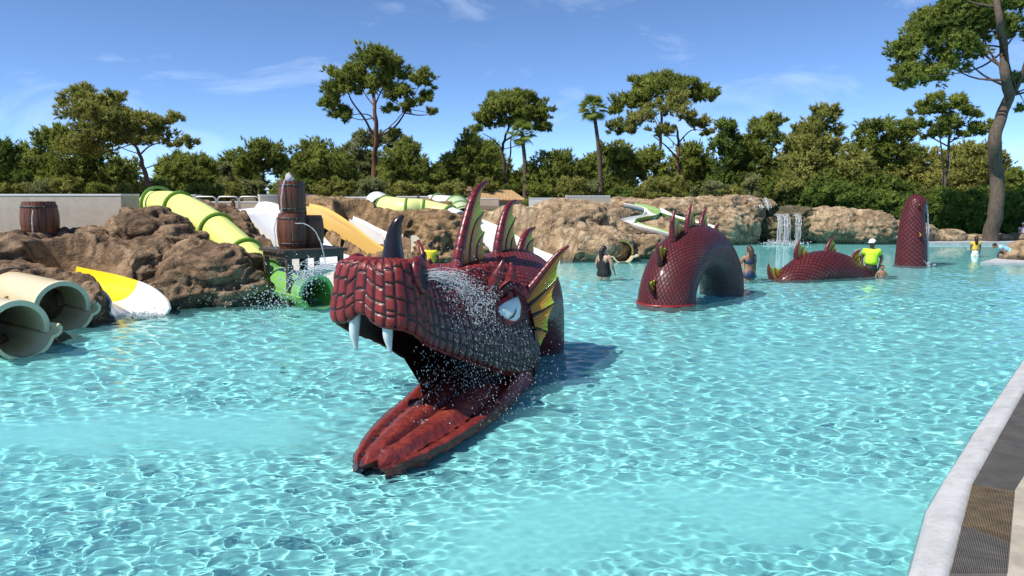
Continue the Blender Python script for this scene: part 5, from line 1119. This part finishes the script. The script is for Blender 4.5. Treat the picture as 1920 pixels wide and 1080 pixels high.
# --- palms
def palm(label, Y, base, crown, nf=34, R_=24):
    s = pxm(Y); b = P(*base, Y); c = P(*crown, Y); zb = ground_z(b[0], Y) - .1; t = thing('palm_tree', label, 'palm tree', (b[0], Y, zb)); m = MB()
    q = catmull([(b[0], Y, zb), b * .5 + c * .5 + np.array([.12, 0, 0]), c], 40); rad = np.linspace(7.5, 4.8, 40) * s * .6 * (1 + .07 * (np.arange(40) % 2)); m.tube(q, rad, 12); m.build('trunk', B_palm, t, smooth=True)
    # one fan leaf: a stalk and a fan of folded blades, in local axes along +x
    mm_ = MB(); L = R_ * s; mm_.tube([(0, 0, 0), (L * .28, 0, .05 * L), (L * .5, 0, .04 * L)], [.02 * L, .012 * L, .01 * L], 5); V, T, A = [], [], []
    for k in range(17):
        a = R(-78 + 156 * k / 16); rr = L * (.62 - .10 * abs(a)); o = np.array([L * .48, 0, .04 * L]); d = np.array([math.cos(a), math.sin(a), -.10]); w = np.array([-math.sin(a), math.cos(a), 0]) * L * .035
        tip = o + d * rr + np.array([0, 0, -.12 * rr]); md_ = o + d * rr * .55
        i = len(V); V += [o, md_ - w, md_ + w + [0, 0, .02 * L], tip, tip * .98 + md_ * .02 - [0, 0, .1 * rr]]; T += [[i, i + 1, i + 2], [i + 1, i + 3, i + 2]]
    mm_.add(V, T=T, a=.6); me = mesh_np('frond', np.concatenate(mm_.V), [np.concatenate(mm_.Q), np.concatenate(mm_.T)], L_palm, attrs={'var': np.concatenate(mm_.A)})
    r = random.Random(int(base[0]))
    for k in range(nf):
        o = bpy.data.objects.new('frond', me); f = k / nf; o.location = Vector(c - ORG[t.name]) ; el = R(78 - 125 * f + r.uniform(-10, 10)); o.rotation_euler = (r.uniform(-.3, .3), -el, k * 2.4 + r.uniform(-.2, .2)); sc_ = r.uniform(.85, 1.1); o.scale = (sc_, sc_, sc_); link(o, t)
L_palm = mat_leaf('palm_leaf', [(0, (.14, .21, .04)), (1, (.26, .36, .08))], .45)
palm('tall fan palm standing alone between the umbrella pine and the double trunk pine', 57, (1128, 372), (1113, 205), 34, 30)
palm('short fan palm before the umbrella pine crown', 57, (984, 374), (979, 252), 30, 29)
# ------------------------------------------------------------------ people
def skin_mesh(chains, lvl=2):
    """chains: list of [(x,y,z,r),...]; chains after the first start with an index into earlier verts as ('@', i)"""
    V, E, Rr = [], [], []
    for ch in chains:
        prev = None
        for p in ch:
            if p[0] == '@': prev = p[1]; continue
            V.append(p[:3]); Rr.append(p[3]); k = len(V) - 1
            if prev is not None: E.append((prev, k))
            prev = k
    me = bpy.data.meshes.new('sk'); me.from_pydata(V, E, []); o = bpy.data.objects.new('sk', me); COL.objects.link(o)
    md = o.modifiers.new('skin', 'SKIN'); md.use_smooth_shade = True; md.branch_smoothing = .4
    for k, sv in enumerate(me.skin_vertices[0].data): sv.radius = (Rr[k], Rr[k]); sv.use_root = (k == 0)
    sb = o.modifiers.new('sub', 'SUBSURF'); sb.levels = lvl
    V2, Q, T = evaluated(o); bpy.data.objects.remove(o); bpy.data.meshes.remove(me); return V2, Q, T
M_skinA = paint('skin_light', (.48, .28, .19), .5, .06, 6); M_skinB = paint('skin_tan', (.33, .17, .10), .5, .06, 6); M_skinC = paint('skin_dark', (.14, .075, .045), .5, .06, 6)
M_hairD = paint('dark_hair', (.018, .012, .010), .45, .3, 30); M_hairB = paint('brown_hair', (.07, .038, .02), .45, .3, 30)
M_blackc = paint('black_swimwear', (.012, .012, .014), .6, .2, 8); M_navy = paint('navy_swimwear', (.03, .04, .10), .6, .5, 20); M_teal = paint('teal_swimwear', (.0, .22, .22), .6, .1)
M_neon = paint('neon_shirt', (.55, .85, .03), .75, .08, 9); M_shorts = paint('black_shorts', (.013, .016, .015), .7, .2, 8); M_capw = paint('white_cap', (.78, .78, .78), .7, .05)
M_yel = paint('yellow_shirt', (.80, .68, .04), .75, .08, 9); M_whitec = paint('white_cloth', (.80, .80, .78), .8, .04); M_blue = paint('light_blue_cloth', (.30, .58, .72), .8, .1, 8); M_red = paint('red_swimwear', (.55, .05, .04), .6, .1); M_mustard = paint('mustard_shirt', (.75, .48, .06), .75, .08, 9)
M_eyeD = paint('dark_eye', (.02, .015, .012), .2)
def person(label, pos, rot, h=1.68, skin=M_skinA, build=1., hair=M_hairD, longhair=False, arms=((.10, -.02, -.24), (.12, .05, -.46)), armsR=None, clothes=(), lean=(0, 0), cap=None, zfoot=-.70, grp=None, headturn=0., spread=.10, bend=None):
    """arms: elbow and wrist offsets from the shoulder, x outward, y forward, z up, for a 1.68 m figure"""
    k = h / 1.68; t = thing('person', label, 'person', (pos[0], pos[1], zfoot), grp); t.rotation_euler = (0, 0, rot)
    b = build; lx, ly = lean
    def J(x, y, z): # bend the upper body forward about the hips
        if bend and z > .92: a = bend; yy, zz = y, z - .92; return (x, (yy * math.cos(a) + zz * math.sin(a)), .92 + zz * math.cos(a) - yy * math.sin(a))
        return (x + lx * max(0, z - .9), y + ly * max(0, z - .9), z)
    def V(x, y, z, r): a = J(x, y, z); return (a[0] * k, a[1] * k, a[2] * k, r * k * (1.22 if r > .03 else 1.05))
    pel = [V(0, 0, .93, .125 * b), V(0, .01, 1.05, .112 * b), V(0, .0, 1.20, .115 * b), V(0, -.01, 1.34, .115), V(0, -.012, 1.43, .065), V(0, .0, 1.485, .047), V(0, .012, 1.56, .075), V(0, .012, 1.63, .078)]
    ch = [pel]
    for sx in (-1, 1):
        ch.append([('@', 0), V(sx * .095 * b, .0, .82, .088 * b), V(sx * (spread), .015, .47, .056), V(sx * (spread + .01), -.02, .10, .036), V(sx * (spread + .015), .09, .03, .034)])
    for sx in (-1, 1):
        A = armsR if (sx > 0 and armsR) else arms; sh = (sx * .165 * (.5 + .5 * b), -.01, 1.39); e = (sh[0] + sx * A[0][0], sh[1] + A[0][1], sh[2] + A[0][2]); w = (sh[0] + sx * A[1][0], sh[1] + A[1][1], sh[2] + A[1][2])
        d = norm(np.subtract(w, e)); hnd = tuple(np.array(w) + d * .07); side = norm(np.cross(d, [sx, .2, .1]))
        base = sum(1 for c in ch for p in c if p[0] != '@')
        ch.append([('@', 3), V(*sh, .058), V(*e, .040 * (.6 + .4 * b)), V(*w, .027), V(*hnd, .030)])
        for q in (-1.2, -.4, .4, 1.2):
            f = np.array(hnd) + d * .035 + side * .012 * q; tip = np.array(hnd) + d * (.095 - .008 * abs(q)) + side * .016 * q + np.array([0, .012, 0]); ch.append([('@', base + 3), V(*f, .009), V(*tip, .008)])
        ch.append([('@', base + 2), V(*(np.array(w) + d * .045 + side * .04), .011), V(*(np.array(w) + d * .085 + side * .05), .009)])
    hc = np.array(J(0, .012, 1.60)); fd = np.array([math.sin(headturn), math.cos(headturn), 0])
    if bend: fd = np.array([0, math.cos(bend), -math.sin(bend)])
    V2, Q, T = skin_mesh(ch, 1); mk('body', V2 + np.array([pos[0], pos[1], zfoot]), [Q, T], skin, t, smooth=True)
    rel = np.array([pos[0], pos[1], zfoot])
    V0, T0 = ico(2)
    def blob(nm, c, sc_, mat, par=t): return mk(nm, rel + (np.array(c) + V0 * np.array(sc_)) * k, T0, mat, par, smooth=True)
    # skull, face, ears
    m = MB(); m.add(rel + (hc + V0 * [.078, .095, .112]) * k, T=T0); m.add(rel + (hc + fd * .095 + [0, 0, -.02] + V0 * [.014, .022, .022]) * k, T=T0)
    rt = np.array([fd[1], -fd[0], 0])
    for s in (-1, 1): m.add(rel + (hc + rt * s * .082 + [0, 0, -.01] + V0 * [.014, .022, .032]) * k, T=T0)
    m.build('head', skin, t, smooth=True)
    m = MB()
    for s in (-1, 1): m.add(rel + (hc + fd * .083 + rt * s * .032 + [0, 0, .012] + V0 * [.012, .010, .009]) * k, T=T0)
    m.build('eyes', M_eyeD, t, smooth=True)
    blob('mouth', hc + fd * .084 + [0, 0, -.055], [.022, .012, .007], paint('lip', (.35, .12, .10), .5))
    hv = V0.copy(); hv = hc - fd * .018 + [0, 0, .022] + hv * [.090, .104, .108]; keep = hv[T0].mean(1); kk = ((keep - hc) @ fd < .045) | (keep[:, 2] > hc[2] + .062)
    mk('hair', rel + hv * k, T0[kk], hair, t, smooth=True)
    if longhair: 
        m = MB(); q = catmull([hc - fd * .07 + [0, 0, .03], hc - fd * .115 + [0, 0, -.09], hc - fd * .12 + [0, 0, -.24], hc - fd * .11 + [0, 0, -.36]], 14); m.tube(rel + q * k, np.array([.07, .085, .085, .08, .08, .075, .075, .07, .07, .065, .055, .05, .035, .01]) * k, 10); m.build('long_hair', hair, t, smooth=True)
    def VC(x, y, z, r): a = V(x, y, z, r); return (a[0], a[1], a[2], r * k * 1.30 + .012)
    for kind, mat in clothes:
        if kind == 'onepiece':
            c2 = [[VC(0, 0, .90, .135 * b), VC(0, .01, 1.05, .122 * b), VC(0, .0, 1.20, .124 * b), VC(0, -.01, 1.30, .122), VC(0, -.01, 1.37, .11)]] + [[('@', 0), VC(sx * .10 * b, .0, .82, .098 * b), VC(sx * .10 * b, .0, .77, .09 * b)] for sx in (-1, 1)] + [[('@', 3), VC(sx * .10, -.02, 1.40, .03), VC(sx * .11, -.01, 1.455, .018)] for sx in (-1, 1)]
        elif kind == 'shirt':
            A = arms; c2 = [[VC(0, 0, .96, .140 * b), VC(0, .01, 1.08, .134 * b), VC(0, .0, 1.20, .132 * b), VC(0, -.01, 1.34, .128), VC(0, -.01, 1.42, .075)]] + [[('@', 3), VC(sx * .175 * (.5 + .5 * b), -.01, 1.39, .072), VC(sx * (.165 + A[0][0] * .62), A[0][1] * .6 - .01, 1.39 + A[0][2] * .62, .062)] for sx in (-1, 1)]
        elif kind == 'shorts':
            c2 = [[VC(0, 0, 1.02, .125 * b), VC(0, 0, .95, .138 * b), VC(0, .0, .88, .140 * b)]] + [[('@', 2), VC(sx * .10 * b, .0, .80, .102 * b), VC(sx * spread, .01, .56, .085), VC(sx * spread, .01, .50, .08)] for sx in (-1, 1)]
        elif kind == 'trunks':
            c2 = [[VC(0, 0, 1.02, .122 * b), VC(0, 0, .96, .132 * b), VC(0, .0, .90, .136 * b)]] + [[('@', 2), VC(sx * .10 * b, .0, .80, .098 * b), VC(sx * .10 * b, .0, .74, .09 * b)] for sx in (-1, 1)]
        elif kind == 'top':
            c2 = [[VC(0, .0, 1.16, .116 * b), VC(0, -.005, 1.25, .124), VC(0, -.01, 1.33, .118), VC(0, -.01, 1.37, .1)]]
        V2, Q, T = skin_mesh(c2, 1); mk({'onepiece': 'swimsuit', 'shirt': 'shirt', 'shorts': 'shorts', 'trunks': 'swim_trunks', 'top': 'bikini_top'}[kind], V2 + rel, [Q, T], mat, t, smooth=True)
    if cap is not None:
        hv = hc + [0, 0, .045] + V0 * [.098, .112, .088]; kp = hv[T0].mean(1)[:, 2] > hc[2] + .03; cp = mk('cap', rel + hv * k, T0[kp], cap, t, smooth=True)
        m = MB(); a = np.linspace(-1.1, 1.1, 12); inn = hc + [0, 0, .035] + np.array([fd * .09 * math.cos(x) + rt * .09 * math.sin(x) for x in a]); out = hc + [0, 0, .02] + np.array([fd * (.09 * math.cos(x) + .10 * math.cos(x * .8)) + rt * .10 * math.sin(x) for x in a])
        V_, Q_ = thick_grid(np.stack([rel + inn * k, rel + out * k], 0), np.array([0, 0, 1.]), .012); mk('cap_brim', V_, Q_, cap, t)
    return t
ws = lambda x, y: G(x, y)[:2]
p = ws(1132, 521); person('woman in a black swimsuit with dark hair tied back wading past the olive tube ends', p, R(-40), 1.66, M_skinA, 1.22, M_hairD, True, ((.10, .03, -.25), (.10, .14, -.44)), clothes=(('onepiece', M_blackc),), headturn=.3, zfoot=-.74)
p = ws(1403, 525); person('woman in a patterned navy swimsuit with long brown hair seen from behind by the arch', p, R(15), 1.66, M_skinB, 1.05, M_hairB, True, ((.10, .10, -.22), (.0, .24, -.30)), clothes=(('trunks', M_navy), ('top', M_navy)))
p = ws(1415, 523); person('dark haired child in teal swimwear leaning on the woman beside the arch', (p[0] + .05, p[1] + .35), R(60), 1.38, M_skinB, .95, M_hairD, False, ((.04, .16, -.16), (-.02, .30, -.10)), clothes=(('trunks', M_teal),))
p = ws(1632, 517); person('lifeguard in a neon yellow shirt, black shorts and white cap standing by the low hump', p, R(155), 1.78, M_skinC, 1.08, M_hairD, False, ((.10, -.06, -.24), (.04, -.02, -.47)), clothes=(('shirt', M_neon), ('shorts', M_shorts)), cap=M_capw, headturn=.35)
p = ws(1645, 518); person('small dark haired child low in the water beside the lifeguard', (p[0] + .08, p[1] - .1), R(170), 1.05, M_skinB, .9, M_hairD, False, clothes=(('trunks', M_blackc),), zfoot=-.72)
p = ws(1828, 480); person('child in a mustard shirt and white wrap wading near the far right bank', p, R(-20), 1.32, M_skinC, .85, M_hairD, True, ((.06, .02, -.22), (.05, .05, -.42)), clothes=(('shirt', M_mustard), ('shorts', M_whitec)), zfoot=-.55)
p = P(1893, 466, 27.5); person('child in a light blue shirt bending over the rock block at the right bank', p, R(75), 1.30, M_skinB, .85, M_hairD, False, ((.02, .10, -.20), (.02, .26, -.36)), clothes=(('shirt', M_blue), ('trunks', M_blue)), zfoot=-.32, bend=R(72))
p = P(808, 520, 21.5); person('child in a yellow shirt standing behind the nose of the dragon', p, R(10), 1.42, M_skinC, .9, M_hairD, False, clothes=(('shirt', M_yel), ('shorts', M_blackc)), zfoot=-.36)
p = P(436, 400, 29.6); person('bather with bare shoulders standing behind the loop railings', p, R(170), 1.62, M_skinA, .95, M_hairB, True, clothes=(('top', M_whitec), ('trunks', M_whitec)), zfoot=P(436, 374, 29.6)[2] - 1.68)
p = P(1918, 440, 39.5); person('person in a white hat and pale top sitting on the far rock wall', p, R(170), 1.6, M_skinB, 1.1, M_hairD, False, ((.1, .1, -.2), (.05, .25, -.35)), clothes=(('shirt', paint('pale_pink_shirt', (.66, .5, .5), .8)), ('shorts', paint('plum_cloth', (.16, .04, .06), .8))), cap=M_capw, zfoot=P(1918, 420, 39.5)[2] - 1.55)

# ------------------------------------------------------------------ falling and spraying water
def mat_spray(name, alpha=.85):
    t = NT(name); t.set((.86, .90, .92), .12); t.b.inputs['Transmission Weight'].default_value = .6; t.b.inputs['IOR'].default_value = 1.33; return t.m
M_spray = mat_spray('spray_water')
D0, DT = ico(1)
def droplets(name, label, pos, rad, stretch=None, cat='water spray'):
    n = len(pos); V = D0[None] * rad[:, None, None]
    if stretch is not None:
        u = norm_rows(stretch); V = V + u[:, None, :] * np.einsum('kj,nj->nk', D0, u)[..., None] * (rad * 1.4)[:, None, None]
    V = (V + pos[:, None]).reshape(-1, 3); T = (DT[None] + (np.arange(n) * len(D0))[:, None, None]).reshape(-1, 3)
    o = mk(name, V, T, M_spray, smooth=True); o.cycles.is_caustics_receiver = False
    tag(o, label, cat, None, 'stuff'); return o
def ballistic(c, d, n, v0=(2.4, 3.6), cone=.22, tmax=1.2, r=(.004, .011), seed=0, tpow=.75):
    q = np.random.default_rng(seed); dirs = norm_rows(np.asarray(d) + q.normal(size=(n, 3)) * cone * (.3 + q.random((n, 1)))); sp = q.uniform(*v0, n)[:, None]; tm = (q.random(n) ** tpow * tmax)[:, None]
    pos = c + dirs * sp * tm * (1 - .12 * tm) + np.array([0, 0, -4.9]) * tm ** 2; vel = dirs * sp + np.array([0, 0, -9.8]) * tm
    k = pos[:, 2] > .0; rr = q.uniform(r[0] ** .5, r[1] ** .5, n) ** 2; return pos[k], rr[k], vel[k]
cR = HL(.52, .53, 1.62); cL = HL(.52, -.53, 1.62)
dR = norm(LAT * .85 + AXD * .55 + np.array([0, 0, .10])); dL = norm(-LAT * .95 + AXD * .30 + np.array([0, 0, .10]))
vE = norm(np.array([0, 0, EYE]) - e0_)
def outside(pos, rr, vel):
    s, l, z = to_local(pos); w = np.interp(s, hh[::20, 0], hh[::20, 1]); ok = (np.linalg.norm((pos - e0_) - np.outer((pos - e0_) @ vE, vE), axis=1) > .19) & ~((s > .4) & (s < 3) & (np.abs(l) < w + .02) & (z > zlip(s, l) - .02) & (z < ztop(s) - .02)); return pos[ok], rr[ok], vel[ok]
parts = [ballistic(cR, dR, 1500, (1.0, 3.0), .42, .75, (.0016, .0046), 1, 1.0), ballistic(cR, dR, 2200, (1.6, 3.0), .17, .34, (.0016, .005), 2, .9), ballistic(cR + np.array([0, 0, .02]), norm(AXD * .9 + LAT * .5 - np.array([0, 0, .05])), 1500, (.8, 3.8), .42, .75, (.0016, .0046), 3, 1.0)]
A_ = [outside(*x) for x in parts]; q = rng
droplets('water_spray', 'spray of white droplets blown from the right nostril over the dragon cheek', np.concatenate([a[0] for a in A_]), np.concatenate([a[1] for a in A_]), np.concatenate([a[2] for a in A_]))
cv = []
for k in range(34):
    d = norm(dR + rng.normal(size=3) * .13); v = rng.uniform(1.6, 2.8); t1 = rng.uniform(.05, .20); c0 = cR + rng.normal(size=3) * .03; cv.append([c0 + d * v * t + np.array([0, 0, -4.9]) * t * t for t in np.linspace(0, t1, 4)])
jets = cv
lj = []
for k in range(16):
    d = norm(dL + rng.normal(size=3) * .035); v = rng.uniform(4.2, 5.2); t1 = rng.uniform(.08, .2); c0 = cL + rng.normal(size=3) * .025; lj.append([c0 + d * v * t + np.array([0, 0, -4.9]) * t * t for t in np.linspace(0, t1, 4)])
# drips from the upper lip into the mouth
sp_ = rng.uniform(.5, 1.9, 420); lp_ = np.interp(sp_, hh[::20, 0], hh[::20, 1]) * rng.uniform(.55, 1.04, 420); zz = zlip(sp_, lp_) * rng.uniform(.05, 1.0, 420); posd = HL(sp_, lp_, zz)
droplets('water_drips', 'drops dripping from the upper lip of the dragon in front of its open mouth', posd, rng.uniform(.002, .006, 420), np.tile([0, 0, 1.], (420, 1)))
parts = [ballistic(cL, dL, 1500, (3.6, 6.2), .10, .60, (.003, .009), 5, .9), ballistic(cL, dL, 900, (4.2, 5.2), .05, .28, (.003, .010), 6)]
droplets('water_spray', 'spray of white droplets from the left nostril falling towards the fountain table', np.concatenate([a[0] for a in parts]), np.concatenate([a[1] for a in parts]), np.concatenate([a[2] for a in parts]))
# splashing at the foot of the brown rocks left of the table
n = 160; sx = rng.uniform(300, 640, n); Yq = np.interp(sx, [300, 640], [15.6, 16.4]) + rng.normal(size=n) * .25; pos = np.array([P(a, b, c) for a, b, c in zip(sx, 572 - np.abs(rng.normal(size=n)) * 26, Yq)]); pos = pos[pos[:, 2] > 0]
droplets('water_spray', 'scattered white drops splashing at the foot of the brown rocks', pos, rng.uniform(.005, .012, len(pos)))
def strand(name, label, curves, r, parent=None, cat='water jet', wob=.02):
    m = MB()
    for c in curves:
        q_ = catmull(c, 28); q_ = q_ + wob * np.stack([pn(q_ * 5 + 3 * k) for k in range(3)], 1); rr = r * (.45 + .9 * np.abs(pn(q_ * 9 + 5))) ; m.tube(q_, rr, 6)
    o = m.build(name, M_spray, smooth=True); tag(o, label, cat); return o
strand('water_jet', 'fan of thin water streaks leaving the right nostril of the dragon', jets, .0055, wob=.012)
strand('water_jet', 'white water jet shooting from the left nostril of the dragon', lj, .010, wob=.02)
# barrel waters
a = P(62, 394, 17.15); strand('water_jet', 'thin stream running from the single barrel down onto the rocks', [[a, a + [.02, -.10, -.25], a + [.03, -.14, -.7], a + [.0, -.16, -1.12]]], .022)
bt_ = np.array([bx[0], TY + .66, tz + 1.17 + .37]); m = MB(); V0, T0 = ico(3)
m.add(bt_ + [-.02, -.05, .05] + V0 * [.085, .085, .13] * (1 + .5 * pn(V0 * 2.2)[:, None]), T=T0); o = m.build('water_bubble', M_spray, smooth=True); tag(o, 'white water bubbling up from the topmost barrel', 'water jet')
a = bt_ + np.array([-.06, -.27, -.02]); strand('water_jet', 'white stream running down the front of the topmost barrel', [[a + [0, .1, .05], a, a + [-.05, -.09, -.3], a + [-.08, -.05, -.72]]], .03)
a = np.array([bx[0] + .16, TY + .33, tz + .58]); strand('water_jet', 'thin arc of water spouting from the lower front barrel to the right', [[a, a + [.25, -.05, -.02], a + [.48, -.08, -.20], a + [.62, -.1, -.52], a + [.68, -.1, -.95]]], .02)
a = np.array([bx[0] - .27, TY + .36, tz + .70]); strand('water_jet', 'broken trickle down the left side of the lower front barrel', [[a, a + [-.03, -.05, -.2], a + [-.03, -.06, -.45], a + [-.02, -.03, -.72]]], .018)
a = np.array([tx + .28, 25.76, 2.16]); strand('water_jet', 'white stream falling from the dragon tail tip', [[a, a + [.06, -.02, -.25], a + [.12, -.04, -.9], a + [.17, -.05, -2.15]], [a, a + [.07, -.02, -.3], a + [.14, -.04, -.95], a + [.20, -.05, -2.15]]], .04)
# waterfall
cv = []
for k in range(36):
    x = rng.uniform(1456, 1482) if k < 26 else rng.uniform(1490, 1501); t0 = P(x, 404 + rng.uniform(-2, 3), 36.75); b0 = P(x + rng.uniform(-2, 2), 459, 36.2); b0[2] = -.05; cv.append([t0 + [0, .6, .0], t0, (t0 + b0) / 2 + [0, -.12, .2], b0])
strand('waterfall', 'white waterfall dropping from the rocks into the far side of the pool', cv, .019, cat='waterfall', wob=.06)
cv = []
for k in range(26):
    x = 1404 + 34 * rng.random(); a = P(x, 372 + rng.uniform(-2, 4), 37.6); b = P(x + rng.uniform(4, 12), 392 + rng.uniform(-3, 3), 36.7); cv.append([a, (a + b) / 2 + [0, 0, .06], b])
strand('cascade', 'white water sliding over the top rock left of the waterfall', cv, .02, cat='waterfall', wob=.05)
def foam(label, px, py, n, rx, ry, r=(.008, .02), h=.05):
    c = G(px, py); q = np.random.default_rng(int(px)); pos = c + np.c_[q.normal(size=n) * rx, q.normal(size=n) * ry, np.abs(q.normal(size=n)) * h]; droplets('foam', label, pos, q.uniform(*r, n), cat='foam')
foam('foam where the waterfall meets the pool', 1470, 458, 500, .45, .25, (.015, .04), .08)
foam('foam where the tail stream meets the pool', 1733, 458 + 40, 120, .12, .12, (.01, .025), .06)
foam('foam below the white end lip of the yellow trough', 265, 594, 260, .22, .12)
foam('small splash on the dragon lower jaw', 805, 800, 160, .10, .06, (.004, .010), .03)
foam('white foam below the bright green tube outlet', 600, 566, 260, .4, .12)
